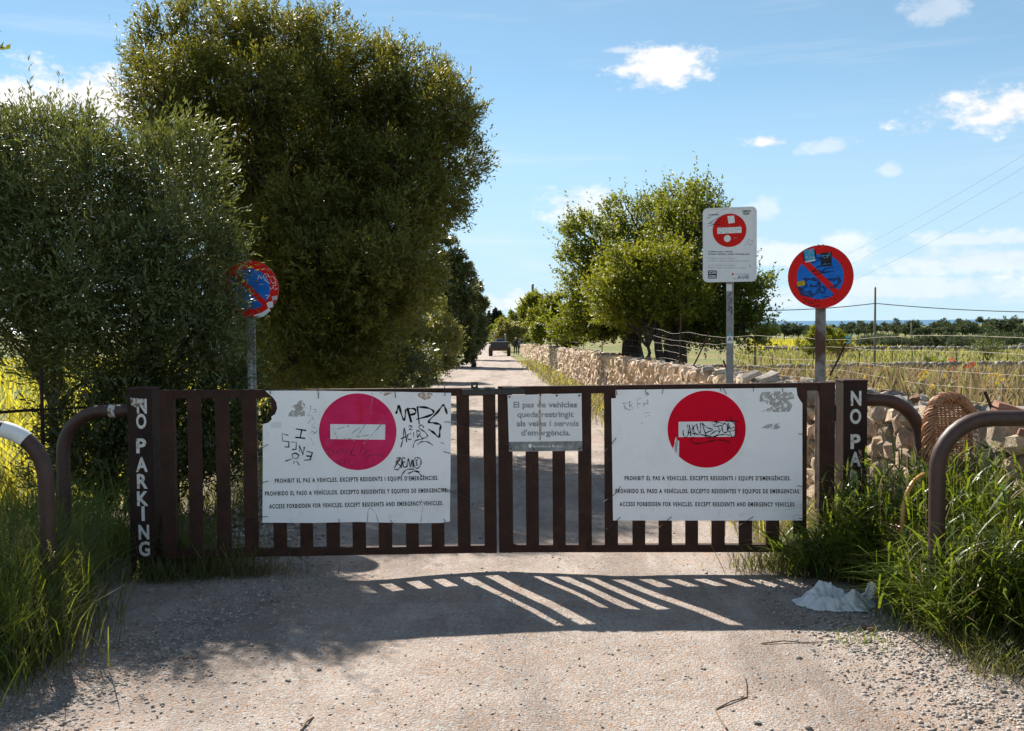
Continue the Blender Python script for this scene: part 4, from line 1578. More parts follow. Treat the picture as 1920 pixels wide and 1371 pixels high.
# hinges
for (PL, root, px) in ((PL_L, leafL, 302), (PL_R, leafR, 1564.5)):
    for py in (775, 985):
        u, z = PL.uv(px, py)
        h = MB()
        h.tube([(u, 0.0, z - .05), (u, 0.0, z + .05)], .012, 10)
        h.build('hinge', 'rust_dark', root)

# bolt on the top rail, with the padlock eye
lt = thing('gate_bolt', 'dark green sliding bolt with a padlock eye on the top rail', 'bolt', PL_L.o, PL_L.rz)
u0, z0 = PL_L.uv(866, 740)
u1, z1 = PL_L.uv(1019, 727)
MB().box(u0, u1, -.045, -.03, z0, z1, .002).build('plate', 'latch_green', lt)
for (a, b) in ((908, 919), (942, 975), (955, 970)):
    ua, ub = PL_L.uv(a, 730)[0], PL_L.uv(b, 730)[0]
    MB().box(ua, ub, -.05 - .002 * (b % 3), .03, z1 - .006, z1 + .009 + .001 * (b % 2), .002).build('bracket', 'latch_green', lt)
ua, za = PL_L.uv(883, 728)
ub, zb_ = PL_L.uv(896, 716)
w = ub - ua
hole = circle((ua + ub) / 2, zb_ - w * .5, w * .2, 16)
eye = MB()
outl = [(ua, za - .01), (ub, za - .01), (ub, zb_ - .008), (ub - .008, zb_), (ua + .008, zb_), (ua, zb_ - .008)]
# ring of quads round the hole
n = 16
cx, cz = (ua + ub) / 2, zb_ - w * .5
ring = []
for i in range(n):
    an = 2 * math.pi * i / n
    dx, dz = math.cos(an), math.sin(an)
    k = min((w / 2) / max(abs(dx), 1e-6), (w * .5 if dz > 0 else (cz - za + .01)) / max(abs(dz), 1e-6))
    ring.append((cx + dx * k, cz + dz * k))
vs = [(x, y, z) for y in (-.016, -.006) for (x, z) in hole] + [(x, y, z) for y in (-.016, -.006) for (x, z) in ring]
fs = []
for i in range(n):
    j = (i + 1) % n
    fs += [(i, j, 2 * n + j, 2 * n + i), (n + j, n + i, 3 * n + i, 3 * n + j), (j, i, n + i, n + j), (2 * n + i, 2 * n + j, 3 * n + j, 3 * n + i)]
eye.add(vs, fs)
eye.build('padlock_eye', 'latch_green', lt)

# ------------------------------------------------------------------ gate posts with painted letters


def gate_post(label, pxa, pxb, ytop, letters, lw, damaged=False):
    Y = 6.33
    a, b = at(pxa, 890, Y), at(pxb, 890, Y)
    w = b.x - a.x
    zt = at((pxa + pxb) / 2, ytop, Y).z
    c = Vector(((a.x + b.x) / 2, Y, 0))
    root = thing('gate_post', label, 'post', c, 0, 'gate posts')
    MB().box(-w / 2, w / 2, 0, 0.165, -0.1, zt, 0.006).build('shaft', 'rust_dark', root)
    MB().box(-w / 2 - .004, w / 2 + .004, -.004, .169, zt - .002, zt + .012, .004).build('cap_plate', 'rust', root)
    for ch, px, py, hw in letters:
        p = at(px, py, Y)
        x, z = p.x - c.x, p.z
        hwm = hw * Y / F
        lettering('painted_letter', ch, x - hwm, x + hwm, z, 25.5 * Y / F, -0.0022, 'paint_white', root, offset=0.035)
    return root, c, zt


pL, cL, ztL = gate_post('left brown gate post with worn white letters NO PARKING', 241, 287, 731,
                        [('O', 265, 790, 9.5), ('P', 265, 836, 9.5), ('A', 266, 871, 11), ('R', 267, 902.5, 10), ('K', 268, 935, 11), ('I', 268.5, 963, 3), ('N', 270, 998, 10), ('G', 271, 1029, 10.5),
                         ('N', 266, 762, 9.5)], 20)
MB().prism([(-.055, 1.165), (.03, 1.16), (.035, 1.11), (.01, 1.125), (-.01, 1.10), (-.05, 1.12)], -.0026, -.0022).build('paint_smear', 'paint_worn', pL)
pR, cR, ztR = gate_post('right brown gate post with white letters NO PARKING above tall grass', 1581, 1626, 716,
                        [('N', 1605, 747, 10), ('O', 1604, 781, 10.5), ('P', 1604, 828, 9.5), ('A', 1603.5, 861, 10.5), ('R', 1603.5, 896, 10), ('K', 1603, 928, 11), ('I', 1603, 953, 3), ('N', 1603, 985, 10), ('G', 1603, 1016, 10.5)], 20)

# ------------------------------------------------------------------ the two big panels and the plate


def sign_panel(name, label, PL, outline, ref, group=None, mt='panel_white'):
    """Panel hung in front of the slats; returns root and a px->local mapper."""
    u0, z0 = PL.uv(*ref)
    P2 = Plane(PL.o - PL.n * 0.037, PL.rz)
    u0, z0 = P2.uv(*ref)
    loc = P2.o + P2.d * u0
    root = thing(name, label, 'sign', (loc.x, loc.y, z0), PL.rz, group)

    def Lc(px, py):
        u, z = P2.uv(px, py)
        return (u - u0, z - z0)
    MB().prism([Lc(*p) for p in outline], -.004, 0).build('panel', mt, root)
    return root, Lc


def dots(o, s, oy, k):
    return [((x / k) + o, (y / k) + oy) for x, y in s]


# ---- left panel
k4 = 1920 / 360.0


def Z4(pts):
    return [(490 + x / k4, 730 + y / k4) for x, y in pts]


outL = Z4([(40, 14), (75, 45), (120, 85), (150, 130), (160, 190), (140, 245), (100, 275), (106, 300), (70, 335), (15, 348), (16, 700), (12, 1332), (500, 1336), (960, 1326), (1150, 1330), (1500, 1338), (1790, 1336),
           (1885, 1322), (1892, 800), (1898, 36), (1400, 26), (900, 20), (450, 14)])
sgL, LL = sign_panel('no_entry_panel', 'large white no entry panel with magenta disc and graffiti, left', PL_L, outL, (669, 980), 'white no entry panels on the gate')


def LZ(pts):
    return [LL(*p) for p in Z4(pts)]


cx, cz = LL(671, 809.6)
rr = (LL(743.5, 809.6)[0] - cx)
MB().prism(circle(cx, cz, rr), -.0052, -.0041).build('red_disc', 'magenta_red', sgL)
MB().prism([LL(*p) for p in ((619.5, 795.2), (722.7, 796), (722, 824.5), (619.5, 823.2))], -.0062, -.0053).build('white_bar', 'bar_white', sgL)
for s, xa, xb, yc in (("PROHIBIT EL PAS A VEHICLES. EXCEPTE RESIDENTS I EQUIPS D'EMERGÈNCIES.", 515.5, 822, 901.5),
                      ('PROHIBIDO EL PASO A VEHÍCULOS. EXCEPTO RESIDENTES Y EQUIPOS DE EMERGENCIAS.', 497, 839.5, 925.5),
                      ('ACCESS FORBIDDEN FOR VEHICLES. EXCEPT RESIDENTS AND EMERGENCY VEHICLES.', 505, 831, 949.5)):
    a, b = LL(xa, yc), LL(xb, yc + 0.4)
    lettering('lettering', s, a[0], b[0], a[1], 7.4 * 6.38 / F, -.0052, 'ink', sgL, offset=0.034, space=1.28)
px1 = 1 / 293.0
strokes('graffiti', [LZ(s) for s in (
    [(352, 245), (372, 200), (380, 160)], )] if False else [LZ(s) for s in (
        [(1348, 245), (1362, 200), (1380, 160), (1395, 230), (1430, 310), (1445, 200)],
        [(1462, 190), (1500, 330)], [(1455, 195), (1530, 195), (1540, 240), (1470, 260)],
        [(1560, 175), (1580, 350)], [(1555, 175), (1660, 185), (1722, 220), (1690, 260), (1550, 300)],
        [(1858, 250), (1835, 180), (1815, 160), (1760, 230), (1672, 322), (1720, 335), (1790, 355), (1785, 410), (1775, 478), (1720, 430), (1672, 400)],
    )], 4.2 * px1, -.0052, 'ink', sgL, k=4)
strokes('graffiti', [LZ(s) for s in (
    [(1395, 580), (1420, 480), (1432, 385), (1455, 530)], [(1395, 495), (1450, 470)], [(1500, 440), (1465, 455), (1470, 500), (1505, 495)],
    [(1525, 430), (1522, 480)], [(1470, 372), (1495, 362), (1505, 375), (1480, 400), (1515, 402)], [(1555, 410), (1560, 480)], [(1550, 410), (1590, 430), (1562, 485)],
    [(1625, 385), (1605, 355), (1575, 385), (1640, 430), (1660, 470), (1610, 490), (1590, 460)],
    [(1518, 580), (1540, 515), (1618, 498), ], [(1560, 555), (1600, 525), (1660, 525), (1720, 562)], [(1795, 530), (1825, 545)],
    [(1345, 690), (1395, 685), (1345, 730), (1390, 760), (1370, 800), (1330, 790), (1400, 690), (1400, 790)], [(1440, 690), (1410, 690), (1425, 780), (1450, 770)], [(1420, 730), (1440, 725)],
    [(1455, 780), (1470, 690), (1490, 780), (1510, 700), (1520, 790)], [(1545, 680), (1520, 730), (1550, 790), (1590, 760), (1595, 700), (1555, 680)], [(1540, 715), (1560, 705), (1550, 735), (1560, 755), (1540, 760)],
    [(1400, 868), (1440, 810), (1500, 797), (1580, 825)], [(1465, 845), (1520, 820), (1570, 830), (1605, 870)],
)], 2.1 * px1, -.0053, 'ink', sgL, k=4)
strokes('graffiti', [LZ(s) for s in (
    [(345, 395), (450, 412)], [(340, 480), (440, 490)], [(405, 405), (390, 485)], [(270, 460), (208, 442), (215, 515), (278, 525), (275, 578), (235, 575)], [(300, 525), (352, 530), (348, 600), (310, 602)],
    [(382, 625), (380, 560), (420, 655), (432, 575)], [(455, 620), (512, 632), (490, 705), (430, 708)], [(450, 665), (500, 670)], [(345, 635), (308, 650), (318, 690), (365, 690), (375, 655), (345, 637)],
    [(243, 718), (305, 695)], [(330, 715), (325, 745)], [(352, 715), (382, 758)],
)], 2.6 * px1, -.0054, 'ink', sgL, k=1)
strokes('graffiti', [LZ(s) for s in (
    [(495, 160), (490, 220), (460, 265), (510, 255)], [(520, 200), (550, 205), (540, 230), (520, 225)], [(475, 340), (510, 270), (520, 310)], [(545, 330), (505, 370), (560, 400), (520, 450), (500, 420), (560, 440)], [(490, 480), (530, 560)], [(580, 240), (578, 262)],
)], 1.3 * px1, -.0053, 'ink_grey', sgL, k=3)
strokes('graffiti', [LZ(s) for s in (
    [(640, 605), (690, 600), (665, 665), (725, 655)], [(715, 610), (740, 650), (765, 605)], [(770, 660), (790, 600), (830, 620), (790, 640)], [(840, 660), (860, 600), (880, 650), (910, 600)], [(920, 580), (900, 650), (960, 665)],
    [(980, 670), (1010, 580), (1050, 620), (1010, 665)], [(1035, 695), (1120, 650), (1225, 668)], [(760, 705), (800, 760)], [(790, 710), (840, 700), (830, 750)], [(860, 710), (900, 770), (960, 740)],
)], 1.7 * px1, -.0056, 'ink_red', sgL, k=3)
for q, ln_ in enumerate((
    [(715, 380), (765, 510)], [(765, 395), (880, 365)], [(905, 440), (980, 385)], [(1040, 350), (925, 520)], [(1200, 350), (1130, 430), (1020, 545)], [(830, 490), (900, 495)], [(960, 480), (1080, 455)])):
    strokes('scratch', [LZ(ln_)], 2.4 * px1, -.0066 - .0001 * q, 'residue', sgL, k=2)
MB().prism(LZ([(300, 165), (355, 150), (370, 115), (410, 112), (440, 150), (435, 265), (360, 275), (270, 270), (285, 215), (320, 205)]), -.0046, -.0041).build('glue_residue', 'residue', sgL)
MB().prism(LZ([(1560, 45), (1610, 32), (1720, 40), (1700, 85), (1640, 110), (1600, 90), (1575, 80)]), -.0046, -.0041).build('rust_stain', 'rust_stain', sgL)
MB().prism(LZ([(1185, 32), (1320, 32), (1240, 68)]), -.0046, -.0041).build('rust_stain', 'rust_stain', sgL)
MB().prism(LZ([(95, 345), (125, 325), (203, 325), (203, 388), (88, 388)]), -.0047, -.0041).build('peeled_paper', 'bar_white', sgL)
strokes('crack', [LZ(s) for s in ([(1060, 1330), (1065, 1230), (1090, 1190), (1140, 1230), (1170, 1330)], [(1595, 1330), (1612, 1180), (1600, 1105)], [(1105, 30), (1112, 90), (1095, 210), (1110, 270)])], 1.1 * px1, -.0058, 'ink_grey', sgL, k=3)
strokes('red_drip', [LZ([(985, 120), (990, 180), (1000, 240), (995, 330)])], 3.0 * px1, -.0057, 'sign_red', sgL, k=3)

# ---- right panel
k3 = 1876 / 520.0


def Z3(pts):
    return [(1120 + x / k3, 690 + y / k3) for x, y in pts]


outR = Z3([(122, 148), (126, 204), (94, 206), (100, 600), (106, 1031), (700, 1032), (1386, 1031), (1386, 600), (1386, 240), (1368, 215), (1352, 185), (1346, 134), (800, 140)])
sgR, LR = sign_panel('no_entry_panel', 'large white no entry panel with crimson disc, right, beside grass', PL_R, outR, (1327, 975.5), 'white no entry panels on the gate')
k5 = 1920 / 260.0


def RZ(pts):
    return [LR(1250 + x / k5, 730 + y / k5) for x, y in pts]


cx, cz = LR(1324.6, 804.8)
rr = LR(1398, 804.8)[0] - cx
disc = [p for p in circle(cx, cz, rr, 72)]
tear = RZ([(82, 818), (105, 770), (112, 700), (130, 655), (150, 708), (172, 712), (168, 930)])
MB().prism(disc, -.0052, -.0041).build('red_disc', 'crimson', sgR)
MB().prism(tear, -.0064, -.0053).build('torn_patch', 'bar_white', sgR)
MB().prism(RZ([(105, 800), (130, 660), (155, 720), (140, 868), (120, 860)]), -.0070, -.0065).build('glue_residue', 'residue', sgR)
MB().prism(RZ([(163, 450), (938, 443), (938, 656), (163, 661)]), -.0062, -.0053).build('white_bar', 'bar_white', sgR)
for s, xa, xb, yc in (("PROHIBIT EL PAS A VEHICLES. EXCEPTE RESIDENTS I EQUIPS D'EMERGÈNCIES.", 1171, 1482, 896.5),
                      ('PROHIBIDO EL PASO A VEHÍCULOS. EXCEPTO RESIDENTES Y EQUIPOS DE EMERGENCIAS.', 1154, 1500, 920.6),
                      ('ACCESS FORBIDDEN FOR VEHICLES. EXCEPT RESIDENTS AND EMERGENCY VEHICLES.', 1161.6, 1491, 945)):
    a, b = LR(xa, yc), LR(xb, yc)
    lettering('lettering', s, a[0], b[0], a[1], 7.4 * 6.38 / F, -.0052, 'ink', sgR, offset=0.034, space=1.28)
strokes('graffiti', [RZ(s) for s in (
    [(238, 575), (222, 580), (240, 650), (275, 660), (300, 600), (285, 490)], [(312, 490), (335, 650)], [(290, 600), (345, 590)], [(350, 490), (370, 540), (385, 635)], [(410, 480), (350, 560), (430, 630)],
    [(415, 475), (430, 560), (465, 600), (465, 465)], [(485, 460), (550, 665)], [(490, 470), (560, 530), (640, 560), (530, 610), (600, 650), (690, 640), (730, 590), (680, 575), (600, 630)],
    [(350, 610), (500, 630), (560, 660), (630, 670), (700, 640), (780, 625), (868, 635)], [(618, 455), (690, 450), (770, 470)], [(668, 420), (690, 470), (640, 498)], [(700, 505), (745, 580)], [(650, 518), (760, 500)],
    [(800, 460), (765, 520), (780, 590), (830, 590), (850, 520), (800, 465)], [(815, 440), (990, 442)], [(870, 385), (905, 440), (970, 512)], [(850, 465), (880, 545), (930, 520)], [(845, 470), (850, 580), (975, 560), (912, 668), (870, 585)],
    [(375, 655), (332, 700), (360, 740), (450, 748), (600, 718), (720, 700), (830, 715), (862, 742)],
)], 2.0 * px1, -.0072, 'ink', sgR, k=4)


def R3(pts):
    return [LR(*p) for p in Z3(pts)]


strokes('graffiti', [R3(s) for s in ([(175, 235), (190, 280)], [(170, 240), (205, 235), (180, 260), (215, 285)], [(215, 225), (220, 285)], [(215, 225), (240, 240), (220, 255), (245, 270), (222, 285)], [(270, 215), (275, 275)], [(265, 212), (300, 205)], [(272, 245), (292, 240)],
                                     [(310, 225), (315, 260)], [(312, 245), (340, 240)], [(340, 210), (342, 250)], [(318, 305), (365, 297)], [(320, 330), (360, 320)], [(290, 374), (308, 371)])], 1.5 * px1, -.0053, 'ink_grey', sgR, k=2)
MB().prism(R3([(1105, 165), (1220, 158), (1325, 165), (1330, 210), (1290, 215), (1320, 250), (1300, 295), (1210, 298), (1110, 295), (1190, 255), (1095, 225)]), -.0046, -.0041).build('glue_residue', 'residue', sgR)
MB().prism(R3([(1110, 405), (1150, 380), (1230, 375), (1238, 412), (1190, 415)]), -.0046, -.0041).build('glue_residue', 'residue', sgR)

# ---- centre plate
k2 = 1876 / 520.0


def Z2(pts):
    return [(820 + x / k2, 690 + y / k2) for x, y in pts]


sgC, LC = sign_panel('restriction_plate', 'small white metal plate with grey text about restricted vehicle access', PL_R, Z2([(475, 184), (975, 172), (981, 560), (486, 566)]), (1023, 846), None, 'plate_white')


def CZ(pts):
    return [LC(*p) for p in Z2(pts)]


MB().prism(CZ([(484, 500), (980, 494), (981, 559), (486, 565)]), -.0050, -.0041).build('grey_band', 'band_grey', sgC)
SERIF = []
for s, xa, xb, yc in (('El pas de vehicles', 515, 945, 250), ('queda restringit', 541, 922, 315), ('als veïns i serveis', 536, 957, 377), ("d'emergència.", 567, 902, 439)):
    a, b = CZ([(xa, yc), (xb, yc - 4)])
    lettering('lettering', s, a[0], b[0], (a[1] + b[1]) / 2, 10.2 * 6.4 / F, -.0052, 'print_grey', sgC, offset=0.028, words=.3)
a, b = CZ([(645, 530), (848, 526)])
lettering('lettering', 'Ajuntament de Manacor', a[0], b[0], (a[1] + b[1]) / 2, 4.4 * 6.4 / F, -.0060, 'sign_white', sgC, offset=0.005, words=.3)
MB().prism(CZ([(617, 516), (637, 515), (638, 532), (628, 542), (618, 533)]), -.0058, -.0051).build('coat_of_arms', 'sign_white', sgC)
MB().prism(CZ([(688, 180), (702, 180), (700, 300), (705, 420), (700, 490), (686, 490), (690, 380), (684, 300)]), -.0047, -.0041).build('rust_stain', 'rust_stain', sgC)
for p in ((488, 196), (808, 187), (960, 186), (496, 546), (655, 550), (961, 545), (697, 180)):
    q = CZ([p])[0]
    m = MB()
    m.tube([(q[0], -.009, q[1]), (q[0], -.004, q[1])], .0065, 10)
    m.build('bolt', 'wire_dark', sgC)

# ---- wire ties


def tie(root, Lc, pts, r=0.0018, dy=-.012, mt='wire_dark'):
    loc = [Lc(*p) for p in pts]
    n = len(loc)
    path = [(x, -.006 + dy * math.sin(math.pi * (i + .3) / n), z) for i, (x, z) in enumerate(loc)]
    m = MB()
    m.tube(catmull(path, 4), r, 6)
    m.build('wire_tie', mt, root)


for s in ([(90, 0), (94, 25), (95, 45)], [(568, 0), (574, 45), (572, 90)], [(1335, 5), (1340, 45), (1342, 85)], [(1832, 10), (1838, 45), (1830, 65)]):
    tie(sgL, LL, Z4([(s[0][0], -30)] + s), r=.0028)
for s in ([(70, 552), (40, 565), (10, 590)], [(74, 918), (20, 928), (-200, 990), (-280, 1010)], [(72, 1270), (-60, 1278), (-290, 1290)], [(775, 1295), (785, 1330), (800, 1360)], [(1292, 1305), (1310, 1328), (1330, 1365)], [(1820, 1295), (1838, 1315), (1835, 1340)],
          [(1830, 325), (1900, 330), (1980, 360), (2080, 395)], [(1820, 620), (1900, 640), (2080, 660)], [(1795, 990), (1860, 1015), (2080, 1085)], [(1800, 992), (1880, 1005), (2090, 1100)]):
    tie(sgL, LL, Z4(s), r=.002)
for s in ([(1202, 110), (1208, 150), (1215, 185)], ):
    tie(sgR, LR, Z2(s), r=.0026)
for s in ([(318, 105), (325, 150), (330, 180), (345, 178), (335, 165)], [(445, 140), (437, 175)], [(825, 110), (835, 160)], [(840, 115), (870, 178)], [(1055, 135), (1052, 158)], [(1248, 95), (1250, 160)],
          [(128, 470), (90, 520), (45, 570)], [(155, 800), (130, 840), (40, 905)], [(155, 1008), (60, 1092)], [(502, 1005), (470, 1030), (415, 1080)], [(1052, 1005), (1010, 1030), (955, 1065)], [(1358, 445), (1385, 447), (1410, 455)], [(1350, 795), (1390, 800)], [(1358, 1013), (1390, 1018)]):
    tie(sgR, LR, Z3(s), r=.0021)

# ------------------------------------------------------------------ tube barriers


def hoop(label, xa, xb, ya, yb, h, r, legs, bend=0.26, bands=()):
    """Inverted U of steel tube from (xa, ya) to (xb, yb); legs says which ends come down to the ground."""
    a, b = Vector((xa, ya, 0)), Vector((xb, yb, 0))
    root = thing('tube_barrier', label, 'barrier', a, 0, 'steel tube barriers')
    b = b - a
    d = b.normalized()
    L = b.length
    path = []
    if legs[0]:
        path += [Vector((0, 0, -.05)), Vector((0, 0, .4)), Vector((0, 0, h - bend - .06))]
        for i in range(9):
            t = math.pi / 2 * i / 8
            path.append(d * (bend * (1 - math.cos(t))) + Vector((0, 0, h - bend + bend * math.sin(t))))
    else:
        path.append(Vector((0, 0, h)))
    if legs[1]:
        for i in range(9):
            t = math.pi / 2 * i / 8
            path.append(d * (L - bend + bend * math.sin(t)) + Vector((0, 0, h - bend + bend * math.cos(t))))
        path += [d * L + Vector((0, 0, h - bend - .06)), d * L + Vector((0, 0, .4)), d * L + Vector((0, 0, -.05))]
    else:
        path.append(d * L + Vector((0, 0, h)))
    m = MB()
    m.tube(path, r, 20)
    autosmooth(m.build('tube', 'tube_brown', root), 60)
    for (i0, i1, mt) in bands:
        m = MB()
        n = len(path)
        seg = []
        for j in range(7):
            f = i0 + (i1 - i0) * j / 6
            k = min(int(f), n - 2)
            seg.append(path[k].lerp(path[k + 1], f - k))
        m.tube(seg, r + .0016, 20, cap=False)
        autosmooth(m.build('sticker_band', mt, root), 60)
    return root


RT = 0.042
hl = at(117, 900, 6.4)
hoop('left steel tube barrier joined to the gate post', hl.x, cL.x - .075, 6.42, 6.42, 1.075, RT, (1, 0), .27, bands=((11.22, 11.45, 'paint_worn'),))
hl2 = at(86, 900, 5.2)
hoop('nearer left steel tube barrier with white sticker on its bend', hl2.x, hl2.x - 1.15, 5.2, 5.15, 1.095, RT, (1, 1), .27, bands=((7.4, 9.9, 'bar_white'),))
hr = at(1728, 900, 6.4)
hoop('right steel tube barrier joined to the lettered gate post', hr.x, cR.x + .075, 6.42, 6.42, 1.105, RT, (1, 0), .27)
hr2 = at(1757, 930, 5.15)
hoop('nearer right steel tube barrier in front of the wicker chair', hr2.x, hr2.x + 1.15, 5.15, 5.12, 1.105, RT, (1, 1), .27)

# ================================================================== ROAD SIGNS


def sign_post(root, w, d, z1, mt):
    MB().box(-w / 2, w / 2, .012, .012 + d, -.2, z1, .004).build('post', mt, root)


def round_sign(label, px, py, Y, rz, group, diam=0.5, post_mt='galvanised', pw=.085, pz=0.0):
    c = at(px, py, Y)
    g = land_z(c.x, c.y) if c.x < 0 else track_z(Y)
    root = thing('no_parking_sign', label, 'road sign', (c.x, c.y, g), rz, group)
    zc = c.z - g
    r = diam / 2
    m = MB()
    m.prism(circle(0, zc, r, 64), -.002, .003)
    m.build('backing', 'galvanised', root)
    m = MB()
    n = 64
    vs, fs = [], []
    for i in range(n):
        a = 2 * math.pi * i / n
        for (rad, y) in ((r - .004, -.0045), (r, -.001), (r, .022), (r - .004, .022)):
            vs.append((rad * math.cos(a), y, zc + rad * math.sin(a)))
    for i in range(n):
        j = (i + 1) % n
        for k in range(3):
            fs.append((i * 4 + k, i * 4 + k + 1, j * 4 + k + 1, j * 4 + k))
    m.add(vs, fs)
    autosmooth(m.build('folded_rim', 'sign_red', root), 50)
    MB().prism(circle(0, zc, r - .003, 64), -.0042, -.0021).build('red_face', 'sign_red', root)
    # blue field in two pieces each side of the bar (bar falls from upper left to lower right)
    ri = r * 0.715
    hb = r * 0.095
    for sgn in (1, -1):
        a = math.asin(hb / ri)
        base = R(-45)
        if sgn > 0:
            pts = circle(0, 0, ri, 40, base + a, base + math.pi - a)
        else:
            pts = circle(0, 0, ri, 40, base + math.pi + a, base + 2 * math.pi - a)
        MB().prism([(x, zc + z) for x, z in pts], -.0056, -.0043).build('blue_field', 'sign_blue', root)
    for s in (-.05, .05):
        m = MB()
        m.tube([(s * .35, .01, zc + r + .004), (s * .35, .04, zc + r + .004)], .004, 6)
        m.build('clamp_bolt', 'galvanised', root)
    sign_post(root, pw, .04, zc + r * .8, post_mt)
    return root, zc, r


rsR, zc, r = round_sign('round red and blue no parking sign on a rusty post, right', 1538, 519, 7.9, R(-24), 'round no parking signs', 0.5, 'galvanised_rust', .078)
s_ = r / 575.0                                 # zoomed pixel -> metres, centre (660, 680)


def RS(pts):
    return [((x - 660) * s_ * 1.05, zc - (y - 680) * s_) for x, y in pts]


strokes('graffiti', [RS(s) for s in ([(590, 350), (660, 335)], [(520, 425), (600, 400), (665, 360)], [(530, 590), (600, 520), (665, 480)], [(530, 590), (640, 570), (700, 605)], [(560, 650), (720, 605), (880, 590)], [(700, 605), (740, 540), (870, 510)])], 20 * s_, -.0068, 'ink', rsR, k=3)
strokes('graffiti', [RS(s) for s in ([(380, 730), (500, 720), (640, 750), (600, 850), (480, 840)], [(280, 820), (330, 960), (430, 1020), (560, 1000), (650, 900), (640, 790)], [(330, 900), (420, 850), (400, 760)], [(620, 960), (720, 960), (740, 890), (680, 860)], [(770, 730), (900, 740), (980, 700)], [(980, 720), (960, 810), (880, 870), (820, 880)], [(300, 880), (420, 960), (520, 950)])], 66 * s_, -.0062, 'spray_blue', rsR, k=4)
strokes('graffiti', [RS(s) for s in ([(380, 1070), (430, 1110), (380, 1150)], [(450, 1130), (500, 1110), (550, 1150), (500, 1170), (455, 1140)], [(580, 1080), (590, 1160)], [(630, 1080), (630, 1160)], [(700, 1080), (760, 1040), (830, 1060)], [(690, 1000), (690, 1050)], [(900, 1060), (905, 1110)], [(540, 1215), (650, 1200)], [(870, 1000), (870, 1030)])], 13 * s_, -.0070, 'ink', rsR, k=3)
MB().prism(RS([(365, 235), (580, 195), (600, 330), (380, 385)]), -.0066, -.0058).build('sticker', 'sticker_black', rsR)
MB().prism(RS([(383, 195), (552, 155), (578, 388), (412, 415)]), -.0076, -.0067).build('sticker', 'sticker_blue', rsR)
MB().prism(RS([(412, 395), (574, 365), (576, 388), (414, 414)]), -.0082, -.0077).build('sticker_text', 'sign_white', rsR)
strokes('sticker_figure', [RS(s) for s in ([(500, 200), (460, 280), (540, 330), (430, 330)], [(410, 210), (430, 215)], [(500, 180), (540, 190)])], 24 * s_, -.0083, 'residue', rsR, k=3)
MB().prism(RS([(668, 255), (850, 243), (848, 492), (672, 500)]), -.0078, -.0071).build('sticker', 'sticker_black', rsR)
strokes('sticker_figure', [RS(s) for s in ([(675, 300), (740, 345)], [(770, 340), (815, 250)], [(680, 300), (835, 296)], [(740, 430), (745, 465)], [(690, 460), (830, 450)])], 11 * s_, -.0084, 'sticker_blue', rsR, k=2)
MB().prism(RS([(265, 770), (395, 740), (410, 820), (280, 855)]), -.0078, -.0070).build('sticker', 'sticker_yellow', rsR)
strokes('sticker_text', [RS(s) for s in ([(285, 790), (380, 765)], [(285, 790), (290, 830)], [(320, 785), (325, 820)], [(350, 775), (360, 810)], [(290, 830), (390, 800)])], 6 * s_, -.0084, 'ink', rsR, k=1)

rsL, zc2, r2 = round_sign('round red and blue no parking sign covered in graffiti, half hidden by the olive', 468, 542, 8.75, R(6), 'round no parking signs', 0.5, 'galvanised', .075)
s2 = r2 / 296.0


def LS(pts):
    return [((x - 160) * s2, zc2 - (y - 345) * s2) for x, y in pts]


strokes('graffiti', [LS(s) for s in ([(245, 245), (265, 200), (280, 240), (300, 205), (320, 260), (345, 250)], [(310, 200), (340, 185), (365, 225), (400, 215), (430, 260)], [(335, 210), (330, 260), (370, 290)], [(375, 245), (400, 290), (430, 260)], [(430, 265), (425, 310), (395, 310)], [(255, 300), (300, 295)],
                                     [(365, 330), (385, 350), (400, 325), (420, 355), (445, 335)], [(320, 415), (370, 410), (330, 445)])], 7 * s2, -.0068, 'sign_white', rsL, k=3)
MB().prism(LS([(385, 425), (440, 415), (440, 460), (388, 465)]), -.0072, -.0060).build('sticker', 'sticker_pink', rsL)
MB().prism(LS([(330, 490), (395, 470), (398, 535), (345, 545)]), -.0072, -.0060).build('sticker', 'bar_white', rsL)
MB().prism(LS([(190, 620), (280, 590), (355, 545), (372, 570), (300, 630), (230, 645)]), -.0072, -.0060).build('sticker', 'bar_white', rsL)
lp = [(s, 670 + i * 9.5) for i, s in enumerate('PATE ROSA')]
for i, ch in enumerate('PATE ROSA'):
    if ch == ' ':
        continue
    z = at(471, 669 + i * 7.2, 8.75).z - rsL.location.z
    lettering('painted_letter', ch, -.010, .012, z, .022, .0105, 'sign_white', rsL, offset=.01)
m = MB()
m.tube([(-.04, .03, at(471, 648, 8.75).z), (.04, .03, at(471, 648, 8.75).z)], .006, 6)
m.build('clamp_band', 'galvanised', rsL)


